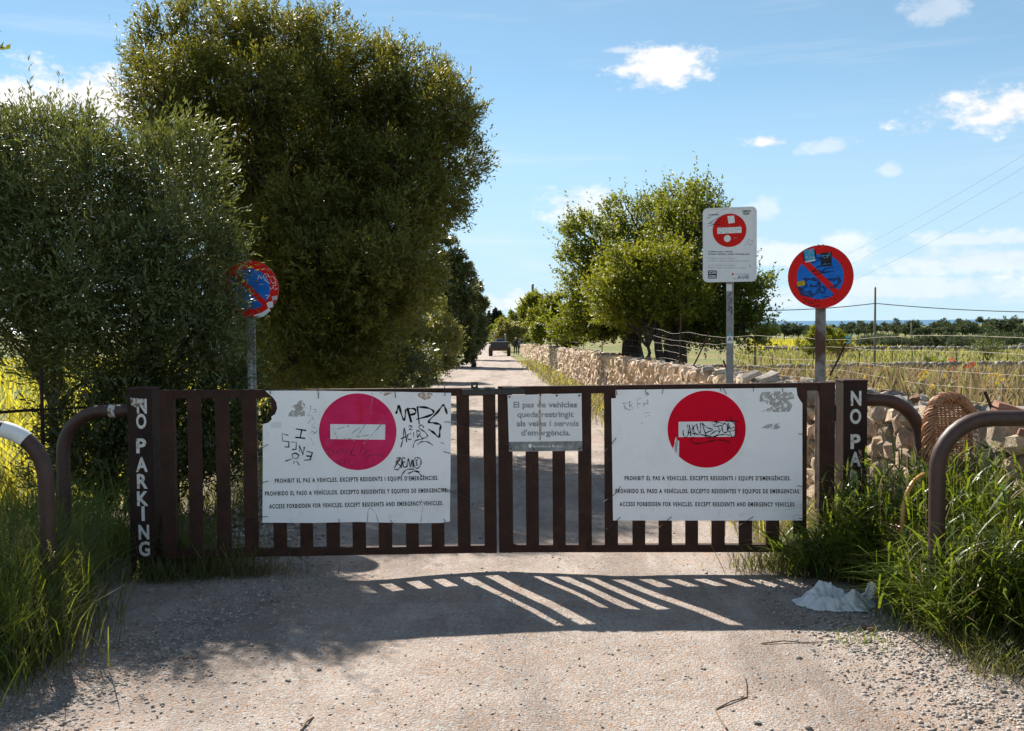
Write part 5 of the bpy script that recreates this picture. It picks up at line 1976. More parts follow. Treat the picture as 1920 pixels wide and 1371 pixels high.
def notice_sign():
    Y = 10.05
    c = at(1368, 459, Y)
    g = track_z(Y)
    root = thing('notice_sign', 'white rectangular no entry sign with stickers on a galvanised post', 'road sign', (c.x, c.y, g), R(-17))
    zc = c.z - g
    w, h, rad = .53, .745, .05

    def rrect(w, h, rad, n=8):
        pts = []
        for (sx, sz, a0) in ((1, 1, 0), (-1, 1, 90), (-1, -1, 180), (1, -1, 270)):
            for i in range(n + 1):
                a = R(a0 + 90 * i / n)
                pts.append((sx * (w / 2 - rad) + rad * math.cos(a), zc + sz * (h / 2 - rad) + rad * math.sin(a)))
        return pts
    MB().prism(rrect(w, h, rad), -.004, .028).build('plate', 'sign_white', root)
    o_, i_ = rrect(w, h, rad), rrect(w - .03, h - .03, rad - .015)
    n = len(o_)
    vs = [(x, -.011, z) for x, z in o_] + [(x, -.011, z) for x, z in i_] + [(x, -.0041, z) for x, z in o_] + [(x, -.0041, z) for x, z in i_]
    fs = []
    for i in range(n):
        j = (i + 1) % n
        fs += [(i, j, n + j, n + i), (i, 2 * n + i, 2 * n + j, j), (n + i, n + j, 3 * n + j, 3 * n + i)]
    m = MB()
    m.add(vs, fs)
    m.build('raised_rim', 'sign_white', root)
    kx = w / 840.0
    kz = h / 1245.0

    def NS(pts):
        # zoomed pixels, allowing for the slight lean of the picture
        return [((x - 490) * kx, zc - (y - 690 + (x - 490) * .03) * kz) for x, y in pts]
    q = NS([(487, 450)])[0]
    MB().prism(circle(q[0], q[1], 265 * kx, 48), -.0052, -.0042).build('red_disc', 'sign_red', root)
    MB().prism(NS([(297, 408), (675, 393), (677, 492), (300, 510)]), -.0062, -.0053).build('white_bar', 'bar_white', root)
    MB().prism(NS([(455, 212), (560, 205), (572, 325), (475, 338)]), -.0062, -.0053).build('sticker', 'sign_white', root)
    q = NS([(455, 588)])[0]
    MB().prism(circle(q[0], q[1], 54 * kx, 24), -.0062, -.0053).build('sticker', 'sign_white', root)
    MB().prism(NS([(560, 572), (615, 565), (618, 582), (563, 590)]), -.0060, -.0053).build('sticker', 'rust_stain', root)
    strokes('graffiti', [NS(s) for s in ([(150, 190), (230, 188), (325, 152)], [(140, 240), (180, 230), (240, 190), (325, 190)], [(150, 345), (330, 230), (330, 300), (240, 330)], [(180, 320), (240, 350)], [(140, 388), (240, 352), (360, 350)])], 9 * kx, -.0064, 'ink', root, k=2)
    strokes('graffiti', [NS(s) for s in ([(310, 400), (340, 380), (350, 420), (310, 440), (360, 500)], [(380, 420), (360, 500)], [(400, 430), (440, 500)], [(440, 400), (470, 370), (520, 380)], [(460, 420), (460, 500), (500, 440), (540, 480)], [(560, 450), (590, 400), (585, 500)], [(640, 350), (650, 390)], [(600, 440), (660, 430)])], 6 * kx, -.0068, 'ink_grey', root, k=3)
    for s, xa, xb, y, mt, off in (('Prohibit el pas a vehicles.', 157, 545, 806, 'ink', .03), ("Excepte residents i equips d'emergències.", 157, 803, 845, 'ink', .03), ('Prohibido el paso a vehículos.', 157, 577, 918, 'ink_faded', 0), ('Excepto residentes y equipos de emergencias.', 157, 820, 958, 'ink_faded', 0),
                                  ('Access forbidden for vehicles.', 157, 577, 1034, 'ink_faded', 0), ('Except residents and emergency vehicles.', 157, 752, 1075, 'ink_faded', 0)):
        a, b = NS([(xa, y), (xb, y)])
        lettering('lettering', s, a[0], b[0], (a[1] + b[1]) / 2, 20 * kz, -.0052, mt, root, offset=off, rot=math.atan2(b[1] - a[1], b[0] - a[0]))
    for s, xa, xb, y in (('CAMYLO', 685, 818, 133), ('YAGAR', 695, 797, 175)):
        a, b = NS([(xa, y), (xb, y)])
        lettering('sticker_text', s, a[0], b[0], (a[1] + b[1]) / 2, 34 * kz, -.0054, 'ink', root, offset=.03)
    MB().prism(NS([(152, 1130), (162, 1122), (282, 1122), (292, 1132), (290, 1252), (280, 1260), (160, 1262), (150, 1252)]), -.0052, -.0042).build('sticker', 'sticker_black', root)
    for s, y in (('2CUN', 1157), ('IDES', 1228)):
        a, b = NS([(164, y), (278, y)])
        lettering('sticker_text', s, a[0], b[0], (a[1] + b[1]) / 2, 46 * kz, -.0058, 'sign_white', root, offset=.02)
    strokes('graffiti', [NS(s) for s in ([(615, 1270), (645, 1205), (660, 1260)], [(625, 1245), (665, 1238)], [(700, 1205), (668, 1235), (700, 1258)], [(705, 1258), (725, 1200), (742, 1255)], [(712, 1238), (742, 1232)], [(755, 1200), (760, 1255), (798, 1240), (762, 1225), (790, 1205), (755, 1200)])], 9 * kx, -.0064, 'ink', root, k=2)
    a, b = NS([(580, 1182), (798, 1176)])
    lettering('lettering', 'Ajuntament de Manacor', a[0], b[0], (a[1] + b[1]) / 2, 15 * kz, -.0052, 'sign_blue', root, offset=.01)
    MB().prism(NS([(525, 1168), (555, 1166), (556, 1190), (540, 1204), (526, 1192)]), -.0052, -.0042).build('coat_of_arms', 'sign_red', root)
    for pts in ([(312, 1128), (436, 1124), (436, 1186), (312, 1186)], [(390, 1215), (590, 1212), (590, 1276), (390, 1280)]):
        MB().prism(NS(pts), -.0049, -.0042).build('sticker', 'bar_white', root)
    strokes('sticker_figure', [NS(s) for s in ([(730, 710), (750, 650), (790, 600), (805, 640), (760, 650), (820, 690), (850, 640), (820, 630)], [(760, 680), (810, 690)])], 6 * kx, -.0052, 'ink_grey', root, k=3)
    strokes('sticker_figure', [NS(s) for s in ([(760, 645), (810, 640), (845, 625), (845, 660), (820, 690)], [(535, 1255), (590, 1255)])], 8 * kx, -.0054, 'rust_stain', root, k=3)
    MB().prism(NS([(795, 1050), (808, 1025), (822, 1055)]), -.0052, -.0042).build('sticker', 'bottle_green', root)
    MB().box(-.035, .035, .03, .07, -.2, zc + h * .4, .004).build('post', 'galvanised', root)

    def PZ(py):
        return at(1370, py, Y).z - g
    MB().box(-.033, .02, .0275, .0295, PZ(546), PZ(533)).build('sticker', 'bar_white', root)
    MB().box(-.03, .03, .0275, .0295, PZ(644), PZ(630)).build('sticker', 'bar_white', root)
    lettering('sticker_text', 'A', -.02, .02, PZ(636), .04, .0265, 'ink', root)
    m = MB()
    m.prism(circle(0, PZ(627), .013, 16), .0275, .0295)
    m.build('sticker', 'blue_cord', root)
    strokes('graffiti', [[(x * .001, PZ(y)) for x, y in s] for s in ([(15, 549), (-22, 557), (20, 562), (-18, 572), (22, 578)], [(-20, 583), (18, 575), (15, 590)])], .007, .0285, 'ink', root, k=3)
    strokes('graffiti', [[(x * .001, PZ(y)) for x, y in s] for s in ([(-10, 592), (15, 597), (-12, 603), (12, 606)], [(-15, 612), (10, 609), (15, 618), (-15, 622)])], .005, .0285, 'residue', root, k=3)
    for s in (-.02, .02):
        m = MB()
        m.tube([(s, .0, zc + h / 2 + .003), (s, .03, zc + h / 2 + .003)], .005, 6)
        m.build('clamp_bolt', 'galvanised', root)


notice_sign()

# ================================================================== FENCES, POLES, WIRES


def wire_fence():
    root = thing('wire_fence', 'sagging rusty wire fence strung above the stone wall', 'fence', (0, 0, 0))
    rnd = random.Random(9)
    X = WALL_X + 0.55

    def line_z(y, lev):
        n = mnoise.noise(Vector((y * 0.45, lev * 0.55, 2.0)))
        n2 = mnoise.noise(Vector((y * 1.4, lev * 1.3, 6.0)))
        return track_z(y) + 0.92 + lev * 0.115 + 0.05 * n + 0.022 * n2 + (0.28 * sstep(14, 26, y) * (lev / 5))

    def line_x(y, lev):
        return X + axis_x(y) + 0.08 * mnoise.noise(Vector((y * 0.5, lev * 0.4, 9.0)))
    ys = [5.0 + 0.35 * i for i in range(100)] + [40 + 1.2 * i for i in range(34)]
    for lev in range(6):
        m = MB()
        m.tube([(line_x(y, lev), y, line_z(y, lev)) for y in ys], [0.0013 + 0.00008 * min(max(0, y - 8), 30) for y in ys], 4)
        m.build('line_wire', 'wire_grey', root)
    m = MB()
    y = 5.0
    while y < 34:
        st = 0.16 if y < 20 else 0.3
        pts = [(line_x(y + .04 * l + .08 * math.sin(y), l), y + .045 * l, line_z(y + .045 * l, l)) for l in range(6)]
        m.tube(pts, 0.0007 + 0.00003 * min(y, 20), 3, cap=False)
        y += st * rnd.uniform(.8, 1.3)
    m.build('stay_wires', 'wire_grey', root)
    # rusty rods, several leaning
    for (pxb, pyb, pxt, pyt, Y) in ((1556, 692, 1585, 643, 9.2), (1868, 784, 1846, 733, 6.05), (1300, 675, 1330, 623, 15.5), (1283, 672, 1272, 668, 14.5), (1365, 690, 1356, 676, 12.5), (1578, 724, 1568, 706, 8.2), (1176, 655, 1190, 610, 26)):
        a, b = at(pxb, pyb + 12, Y), at(pxt, pyt, Y - .1)
        m = MB()
        m.tube([a, a.lerp(b, .5) + Vector((.005, 0, 0)), b], 0.0095 if Y < 12 else .012, 7)
        m.build('rod', 'rust', root)
    for y in range(18, 66, 6):
        x = line_x(y, 3)
        m = MB()
        m.tube([(x, y, track_z(y) + .6), (x + .02, y + rnd.uniform(-.15, .15), track_z(y) + 1.9)], .016, 6)
        m.build('rod', 'rust', root)
    p = at(1590, 637, 9.1)
    m = MB()
    m.tube(catmull([p, p + Vector((-.02, 0, .03)), p + Vector((.01, 0, .02)), p + Vector((.03, -.01, .05)), p + Vector((.02, 0, -.02)), p + Vector((-.015, .01, -.03))], 4), .006, 6)
    m.build('cord_knot', 'blue_cord', root)


wire_fence()


def chain_fence():
    root = thing('chain_link_fence', 'dark chain link fence before the yellow field at the left edge', 'fence', (0, 0, 0))
    a = at(-60, 775, 7.1)
    b = at(77, 768, 7.5)
    c = at(330, 770, 8.6)
    a.z = b.z = c.z = 0
    for p, h in ((b, 1.32), (c, 1.15), (a, 1.1)):
        m = MB()
        m.tube([p + Vector((0, 0, -.2)), p + Vector((.01, 0, h))], .014, 8)
        m.build('fence_post', 'rust_dark', root)
    m = MB()
    m.tube([a + Vector((0, 0, 1.0)), b + Vector((0, 0, 1.0))], .012, 6)
    m.tube([b + Vector((0, 0, 1.0)), c + Vector((0, 0, .95))], .008, 6)
    m.build('top_rail', 'rust_dark', root)
    for (p, q) in ((a, b), (b, c)):
        m = MB()
        L = (q - p).length
        d = (q - p).normalized()
        st = 0.055
        H = 0.98
        n = int((L + H) / st)
        for s in (1, -1):
            for i in range(-2, n + 2):
                x0 = i * st - (H if s > 0 else 0)
                # diagonal from z=0 to z=H
                t0 = max(0, -x0) if s > 0 else max(0, (x0 - L))
                pts = []
                z = 0
                za, zb = 0.0, H
                if s > 0:
                    za = max(0, -x0)
                    zb = min(H, L - x0)
                    f = lambda z_: x0 + z_
                else:
                    za = max(0, x0 - L)
                    zb = min(H, x0)
                    f = lambda z_: x0 - z_
                if zb - za < .03:
                    continue
                pa = p + d * f(za) + Vector((0, 0, za + .02))
                pb = p + d * f(zb) + Vector((0, 0, zb + .02))
                m.tube([pa, pb], .0017, 3, cap=False)
        m.build('mesh', 'wire_dark', root)
    m = MB()
    pts = []
    for i in range(30):
        t = i / 29
        pts.append(a.lerp(b, t) + Vector((0, 0, 1.02 + .012 * math.sin(i * 1.9))))
    m.tube(pts, .003, 4)
    for i in range(0, 30, 2):
        q = pts[i]
        m.tube([q + Vector((-.015, 0, .015)), q + Vector((.015, 0, -.012))], .002, 3)
        m.tube([q + Vector((.012, 0, .015)), q + Vector((-.012, 0, -.012))], .002, 3)
    m.build('barbed_wire', 'wire_dark', root)


chain_fence()


def pole(label, px, ytop, Y, r, dz=0.0):
    p = at(px, ytop, Y)
    g = land_z(p.x, Y)
    root = thing('utility_pole', label, 'pole', (p.x, Y, g - .3))
    m = MB()
    h = p.z - g + .3
    m.tube([(0, 0, 0), (0, 0, h * .5), (0, 0, h)], [r * 1.25, r * 1.1, r], 10)
    m.build('shaft', 'pole_wood', root, smooth=True)
    m = MB()
    m.tube([(0, 0, h), (0, 0, h + .05)], [r * 1.05, r * .4], 10)
    m.build('pole_cap', 'galvanised', root)
    return p


pA = pole('thin pole standing alone in the right meadow', 1641, 540, 39.8, .04)
pB = pole('thin pole partly behind the carob leaves', 1416, 566, 39.8, .045)
pC = pole('thick wooden pole stump rising above the trees near the track', 998.5, 533, 75, .10)
pD = pole('short far pole in the right meadow', 1709, 607, 150, .09)


def cable(label, a, b, sag, r, name='power_cable'):
    pts = []
    for i in range(25):
        t = i / 24
        pts.append(Vector(a).lerp(Vector(b), t) - Vector((0, 0, sag * 4 * t * (1 - t))))
    m = MB()
    m.tube(pts, r, 5)
    o = m.build(name, 'cable')
    return tag(o, label, 'cable')


qa = at(1641, 569, 39.7)
cable('dark cable sagging from the lone pole out of view right', qa, at(2150, 583, 40), .18, .017)
cable('dark cable strung between the two thin meadow poles', at(1416, 582, 39.7), qa, .08, .017)
cable('cable end hanging from the thick wooden pole into the trees', at(1000, 545, 74.9), at(1030, 558, 72), .18, .03)
for i, (ya, yb) in enumerate(((277, 512), (300, 534), (345, 560))):
    cable(('topmost thin overhead wire crossing the right sky', 'middle thin overhead wire crossing the right sky', 'lowest thin overhead wire crossing the right sky')[i],
          at(2050, ya - (66, 66, 60)[i], 30), at(1440, yb + 28, 75), .5, .0038, 'overhead_wire')

# small posts in the far fields
for i in range(11):
    px = 1440 + i * 45 + random.uniform(-10, 10)
    Y = 42
    p = at(px, 660, Y)
    g = land_z(p.x, Y)
    m = MB()
    h = random.uniform(.55, .8)
    m.tube([(0, 0, -.2), (random.uniform(-.06, .06), 0, h)], [.022, .018], 6)
    o = m.build('fence_stake', 'rust_dark')
    o.location = (p.x, Y, g)
    tag(o, 'thin dark stake in the meadow beyond the low wall', 'stake', 'stakes in the meadow')

# ================================================================== WICKER CHAIR


def wicker_chair():
    c = on_ground(1800, 1040)
    c = Vector((at(1812, 900, 5.95).x, 5.95, 0.03))
    root = thing('wicker_chair', 'brown wicker chair with bent cane arms dumped against the wall', 'chair', c, R(14))
    # back: an oval woven panel, slightly dished, standing upright
    hw, zc, hh = .165, .78, .31

    def bx(z):
        t = (z - zc) / hh
        return hw * math.sqrt(max(0.0, 1 - abs(t) ** 2.6))

    def by(x, z):
        return 0.10 + .28 * (z - .6) * .5 - .5 * (x * x)
    m = MB()
    nrow = 46
    for i in range(nrow):
        z = zc - hh * .97 + 2 * hh * .97 * i / (nrow - 1)
        w = bx(z)
        if w < .03:
            continue
        pts = []
        ns = max(8, int(w * 2 / .014))
        for k in range(ns + 1):
            x = -w + 2 * w * k / ns
            pts.append((x, by(x, z) + (.006 if (k + i) % 2 else -.006), z))
        m.tube(pts, .0055, 4, cap=False)
    for k in range(11):
        x = -hw * .92 + 2 * hw * .92 * k / 10
        hz = hh * (max(0, 1 - abs(x / hw) ** 2.0)) ** (1 / 2.0)
        m.tube([(x, by(x, z), z) for z in np.linspace(zc - hz, zc + hz, 9)], .006, 5, cap=False)
    tag(m.build('woven_back', 'wicker', root), kind='stuff')
    # rolled rim of many twisted strands
    m = MB()
    N_ = 90
    for s in range(9):
        pts = []
        for i in range(N_ + 1):
            a = 2 * math.pi * i / N_
            ex = math.copysign(abs(math.cos(a)) ** .8, math.cos(a)) * (hw + .018)
            ez = math.copysign(abs(math.sin(a)) ** .85, math.sin(a)) * (hh + .02)
            ph = a * 9 + s * 2 * math.pi / 9
            rr = .028
            rad = Vector((math.cos(a), 0, math.sin(a)))
            p = Vector((ex, by(ex, zc + ez), zc + ez)) + rad * (rr * math.cos(ph)) + Vector((0, rr * 1.3 * math.sin(ph), 0))
            pts.append(p)
        m.tube(pts, .0085, 4, cap=False)
    tag(m.build('rolled_rim', 'wicker', root), kind='stuff')
    # cane arms: loop on the left, strut across the back
    arm = catmull([(-.13, .08, .62), (-.26, -.02, .68), (-.44, -.12, .66), (-.53, -.15, .55), (-.55, -.16, .4), (-.55, -.15, .05)], 6)
    m = MB()
    m.tube(arm, .015, 10)
    m.build('arm', 'cane_yellow', root, smooth=True)
    m = MB()
    m.tube([(-.16, .03, .60), (0, .0, .605), (.15, .03, .60)], .017, 10)
    m.build('cross_strut', 'cane_yellow', root, smooth=True)
    arm2 = catmull([(.15, .05, .62), (.13, -.2, .64), (.05, -.42, .6), (.0, -.45, .45), (.0, -.45, .05)], 6)
    m = MB()
    m.tube(arm2, .014, 10)
    m.build('arm', 'cane_yellow', root, smooth=True)
    # woven seat
    m = MB()
    for i in range(26):
        t = i / 25
        pts = []
        for k in range(31):
            s = k / 30
            x = -.52 + .64 * s
            y = -.38 + .42 * t + .03 * s
            pts.append((x, y, .40 + (.005 if (k + i) % 2 else -.005)))
        m.tube(pts, .0075, 4, cap=False)
    for k in range(16):
        x = -.51 + .62 * k / 15
        m.tube([(x, -.39, .40), (x, .06, .40)], .006, 4, cap=False)
    tag(m.build('woven_seat', 'wicker', root), kind='stuff')
    m = MB()
    for i in range(9):
        z = .39 - .018 * i
        m.tube([(-.53, -.38, z), (-.53, .05, z)], .008, 4)
        m.tube([(-.53, -.39, z), (.1, -.39, z)], .008, 4)
    tag(m.build('woven_apron', 'wicker', root), kind='stuff')
    for (x, y) in ((-.5, -.36), (.1, -.36), (-.5, .04), (.1, .06)):
        m = MB()
        m.tube([(x, y, 0), (x, y, .4)], .016, 8)
        m.build('leg', 'cane_yellow', root, smooth=True)


wicker_chair()

# ================================================================== PLASTIC BAG, TWIGS, STONES ON THE GROUND


def plastic_bag():
    c = on_ground(1563, 1138)
    root = thing('plastic_bag', 'crumpled dirty white plastic bag lying at the edge of the grass', 'bag', (c.x, c.y, .012), R(-6))
    nx, ny = 84, 56

    def ridge(x, y, ax, ay, bx, by, w, h):
        # height of a fold running from a to b
        dx, dy = bx - ax, by - ay
        t = max(0, min(1, ((x - ax) * dx + (y - ay) * dy) / (dx * dx + dy * dy)))
        d = math.hypot(x - ax - dx * t, y - ay - dy * t)
        return h * math.exp(-(d / w) ** 1.6)
    V = []
    for j in range(ny + 1):
        for i in range(nx + 1):
            u, v = i / nx * 2 - 1, j / ny * 2 - 1
            # square to disc, then an uneven outline
            du, dv = u * math.sqrt(1 - v * v / 2), v * math.sqrt(1 - u * u / 2)
            a = math.atan2(dv, du)
            r = math.hypot(du, dv)
            out = 1 + .22 * mnoise.noise(Vector((math.cos(a) * 1.9, math.sin(a) * 1.9, 4))) + .10 * mnoise.noise(Vector((math.cos(a) * 6, math.sin(a) * 6, 1)))
            x = .225 * r * out * math.cos(a)
            y = .155 * r * out * math.sin(a)
            edge = 1 - r ** 2.2
            h = .030 * edge
            h += ridge(x, y, -.15, -.02, -.06, .07, .055, .07) * edge       # hump at the left
            h += ridge(x, y, -.06, .07, .06, .06, .03, .055) * edge
            h += (.3 + .7 * edge) * ridge(x, y, .10, -.05, .18, .0, .035, .075)               # wing at the right
            h += ridge(x, y, -.12, -.09, .08, -.08, .03, .04) * edge
            h -= ridge(x, y, 0.0, .0, .09, .02, .035, .03)
            cr = 0
            for k, (f, am) in enumerate(((9, .012), (21, .009), (47, .006), (90, .003))):
                n = mnoise.noise(Vector((x * f + y * 3, y * f * 1.2, k * 3.7)))
                cr += am * (1 - 2.6 * abs(n))
            h = max(.002 + .003 * abs(mnoise.noise(Vector((x * 30, y * 30, 0)))), h + cr * (.35 + .65 * edge))
            x += .016 * mnoise.noise(Vector((x * 24, y * 24, 8)))
            y += .012 * mnoise.noise(Vector((x * 24, y * 24, 18)))
            V.append((x, y, h))
    n = nx + 1
    Fc = [(j * n + i, j * n + i + 1, (j + 1) * n + i + 1, (j + 1) * n + i) for j in range(ny) for i in range(nx)]
    o = link('film', np_mesh('film', np.array(V), np.array(Fc)), 'plastic_bag', root)
    autosmooth(o, 30)
    # torn flap standing up at the right end
    vs, fs = [], []
    rnd = random.Random(2)
    for i in range(11):
        for j in range(7):
            s, t = i / 10 - .5, j / 6
            vs.append((.155 + s * .085 + .05 * t + rnd.uniform(-.004, .004), -.02 + .02 * math.sin(s * 9 + t * 3) + rnd.uniform(-.004, .004) + .03 * s, .04 + .105 * t * (1 - .9 * abs(s)) + rnd.uniform(-.003, .003)))
    for i in range(10):
        for j in range(6):
            fs.append((i * 7 + j, (i + 1) * 7 + j, (i + 1) * 7 + j + 1, i * 7 + j + 1))
    m = MB()
    m.add(vs, fs)
    m.build('torn_flap', 'plastic_bag', root)


plastic_bag()


def ground_twig(label, pts, r):
    ps = [on_ground(*p) for p in pts]
    ps = [Vector((p.x, p.y, surface_z(p.x, p.y) + .006 + .004 * math.sin(i * 2.1))) for i, p in enumerate(ps)]
    m = MB()
    n = len(ps)
    m.tube(ps, [r * (1 - .6 * i / n) for i in range(n)], 6)
    tag(m.build('twig', 'twig'), label, 'twig', 'dry twigs on the track')


ground_twig('long bent dry twig near the bottom edge of the track', [(1362, 1370), (1348, 1350), (1341, 1332), (1350, 1328), (1372, 1320), (1400, 1312), (1399, 1290), (1395, 1274)], .005)
ground_twig('straight dark stick lying across the track before the bag', [(1428, 1211), (1470, 1208), (1510, 1208), (1545, 1206)], .004)
ground_twig('short stick at the bottom edge of the track', [(565, 1368), (575, 1355), (588, 1343)], .006)
ground_twig('small stick in the left part of the track', [(343, 1243), (356, 1240), (368, 1239)], .006)


def ground_rock(label, px, py, s, red=False):
    p = on_ground(px, py)
    o = link('rock', STONES_RED[2] if red else STONES_GREY[int(px) % 8])
    o.location = (p.x, p.y, surface_z(p.x, p.y) + s * .18)
    o.scale = (s * 1.5, s, s * .6)
    o.rotation_euler = (.1, .05, px)
    tag(o, label, 'stone', 'single stones on the ground')


ground_rock('flat pinkish stone on the gravel below the bag', 1629, 1183, .045, True)
ground_rock('grey stone at the foot of the left grass', 284, 1110, .045)
ground_rock('pointed stone beside the flat one at the left grass', 308, 1108, .035)
ground_rock('dark pebble right of centre on the track', 1420, 1361, .022)
ground_rock('dark pebble lower left of centre on the track', 598, 1253, .02)
ground_rock('dark pebble left of centre on the track', 540, 1275, .018)
ground_rock('grey stone on the gravel in the lower right corner', 1880, 1298, .03)
ground_rock('pale rock seen through the left gate slats', 452, 898, .09)

# ================================================================== DIGGER AND PEOPLE


def digger():
    Y = 88.0
    c = at(937, 670, Y)
    g = track_z(Y) + .0
    k = Y / F
    root = thing('front_loader', 'dark compact front loader with raised bucket parked on the far track', 'loader', (c.x, Y, g + .0))
    b = MB()
    # bucket: a swept profile, opening away; back plate towards us
    prof = [(0, .62), (.02, .95), (.1, 1.28), (.22, 1.30), (.12, .98), (.1, .66), (.6, .56), (.6, .5), (.04, .52)]
    W = .78
    vs = [(x, y - 1.35, z) for x in (-W, W) for (y, z) in prof]
    n = len(prof)
    fs = [tuple(range(n)), tuple(range(2 * n - 1, n - 1, -1))] + [(i, i + n, (i + 1) % n + n, (i + 1) % n) for i in range(n)]
    b.add(vs, fs)
    bk = b.build('bucket', 'bucket_dark', root)
    MB().box(-W - .02, W + .02, -1.42, -1.3, .50, .82, .01).build('cutting_edge', 'bucket_rust', bk)
    MB().box(-.45, .45, -.6, 1.5, .55, 1.15, .05).build('body', 'bucket_dark', root)
    MB().box(-.4, .4, -.62, -.35, 1.15, 1.36, .04).build('hood', 'bucket_dark', root)
    MB().box(-.28, .3, -.55, -.4, 1.36, 1.5, .03).build('seat', 'machine_blue', root)
    for s in (-.52, .52):
        m = MB()
        m.tube([(s, .2, 1.0), (s, .2, 1.9)], .06, 8)
        m.tube([(s, .2, 1.86), (s * .9, .9, 1.9)], .04, 8)
        m.build('roll_bar', 'machine_grey', root)
        m = MB()
        m.tube([(s * .9, .6, 1.05), (s * .95, -.5, 1.0), (s * .9, -1.25, .72)], .07, 8)
        m.build('lift_arm', 'machine_yellow', root)
    for (x, y, r, w) in ((-.80, -.75, .43, .3), (.80, -.75, .43, .3), (-.80, .95, .48, .32), (.80, .95, .48, .32)):
        m = MB()
        m.tube([(x - w / 2, y, r), (x - w / 2 + .03, y, r), (x + w / 2 - .03, y, r), (x + w / 2, y, r)], [r * .86, r, r, r * .86], 20)
        wh = m.build('wheel', 'tyre', root)
        m = MB()
        m.tube([(x - w / 2 - .01, y, r), (x + w / 2 + .01, y, r)], r * .45, 14)
        m.build('rim', 'machine_yellow', wh)


digger()


def person(label, px, Y, h, joints, cloth, shirt, cap=None, rz=0.0):
    """A standing figure grown over a skeleton with a Skin modifier; joints are fractions of the height."""
    p = at(px, 668, Y)
    g = track_z(Y) + .04
    root = thing('person', label, 'person', (p.x, Y, g), rz, 'two people by the loader')
    names = list(joints)
    V = [tuple(c * h for c in joints[n][0]) for n in names]
    ed = [(names.index(a), names.index(b)) for a, b in
          (('pelvis', 'waist'), ('waist', 'chest'), ('chest', 'neck'), ('neck', 'head'), ('head', 'crown'), ('chest', 'shL'), ('shL', 'elL'), ('elL', 'haL'), ('haL', 'fiL'), ('chest', 'shR'), ('shR', 'elR'), ('elR', 'haR'), ('haR', 'fiR'),
           ('pelvis', 'hiL'), ('hiL', 'knL'), ('knL', 'anL'), ('anL', 'toL'), ('pelvis', 'hiR'), ('hiR', 'knR'), ('knR', 'anR'), ('anR', 'toR'))]
    me = bpy.data.meshes.new('body')
    me.from_pydata(V, ed, [])
    o = link('body', me, cloth, root)
    md = o.modifiers.new('skin', 'SKIN')
    for i, n in enumerate(names):
        sv = me.skin_vertices[0].data[i]
        r_ = joints[n][1] * h
        sv.radius = (r_, r_)
        sv.use_root = (n == 'pelvis')
    o.modifiers.new('sub', 'SUBSURF').levels = 1
    o.modifiers['sub'].render_levels = 1
    # upper garment, head skin and hair as separate shells
    hx, hy, hz = V[names.index('head')]
    m = MB()
    m.tube([(hx, hy, hz - .05 * h), (hx, hy - .004 * h, hz), (hx, hy, hz + .05 * h), (hx, hy, hz + .068 * h)], [.034 * h, .047 * h, .046 * h, .02 * h], 12)
    m.build('face', 'skin', root, smooth=True)
    m = MB()
    m.tube([(hx, hy + .01 * h, hz + .015 * h), (hx, hy + .006 * h, hz + .045 * h), (hx, hy, hz + .075 * h)], [.051 * h, .052 * h, .02 * h], 12)
    m.build('hair' if not cap else 'cap', cap or 'cloth_black', root, smooth=True)
    cx_, cy_, cz_ = V[names.index('chest')]
    wx, wy, wz = V[names.index('waist')]
    m = MB()
    m.tube([(wx, wy, wz - .06 * h), (wx, wy, wz), (cx_, cy_, cz_ - .02 * h), (cx_, cy_, cz_ + .06 * h), (cx_, cy_, cz_ + .085 * h)], [.088 * h, .085 * h, .1 * h, .085 * h, .04 * h], 14)
    m.build('shirt', shirt, root, smooth=True)


J1 = {'pelvis': ((0, 0, .52), .07), 'waist': ((0, 0, .61), .072), 'chest': ((0.01, 0, .74), .085), 'neck': ((.015, 0, .84), .032), 'head': ((.02, 0, .91), .042), 'crown': ((.02, 0, .97), .03),
      'shL': ((-.11, 0, .79), .036), 'elL': ((-.135, 0, .62), .028), 'haL': ((-.11, -.05, .48), .02), 'fiL': ((-.10, -.07, .43), .012),
      'shR': ((.12, 0, .79), .036), 'elR': ((.14, -.02, .62), .028), 'haR': ((.12, -.09, .51), .02), 'fiR': ((.11, -.12, .47), .012),
      'hiL': ((-.06, 0, .49), .056), 'knL': ((-.065, -.01, .27), .04), 'anL': ((-.07, .01, .045), .027), 'toL': ((-.08, -.08, .02), .02),
      'hiR': ((.06, 0, .49), .056), 'knR': ((.065, -.01, .27), .04), 'anR': ((.07, .01, .045), .027), 'toR': ((.08, -.08, .02), .02)}
J2 = dict(J1)
J2.update({'chest': ((.03, -.02, .73), .085), 'neck': ((.05, -.03, .83), .032), 'head': ((.06, -.04, .895), .042), 'crown': ((.065, -.045, .95), .03), 'shL': ((-.08, 0, .785), .036), 'shR': ((.14, -.02, .78), .036),
           'elR': ((.25, -.05, .68), .028), 'haR': ((.34, -.06, .62), .02), 'fiR': ((.38, -.06, .60), .012)})
person('person in black with a pale cap standing next to the loader', 966.5, 92.0, 1.6, J1, 'cloth_black', 'cloth_black', 'cap_white', R(10))
person('person in black and grey leaning an arm on the wall', 974.5, 90.5, 1.55, J2, 'cloth_black', 'cloth_grey', None, R(-8))

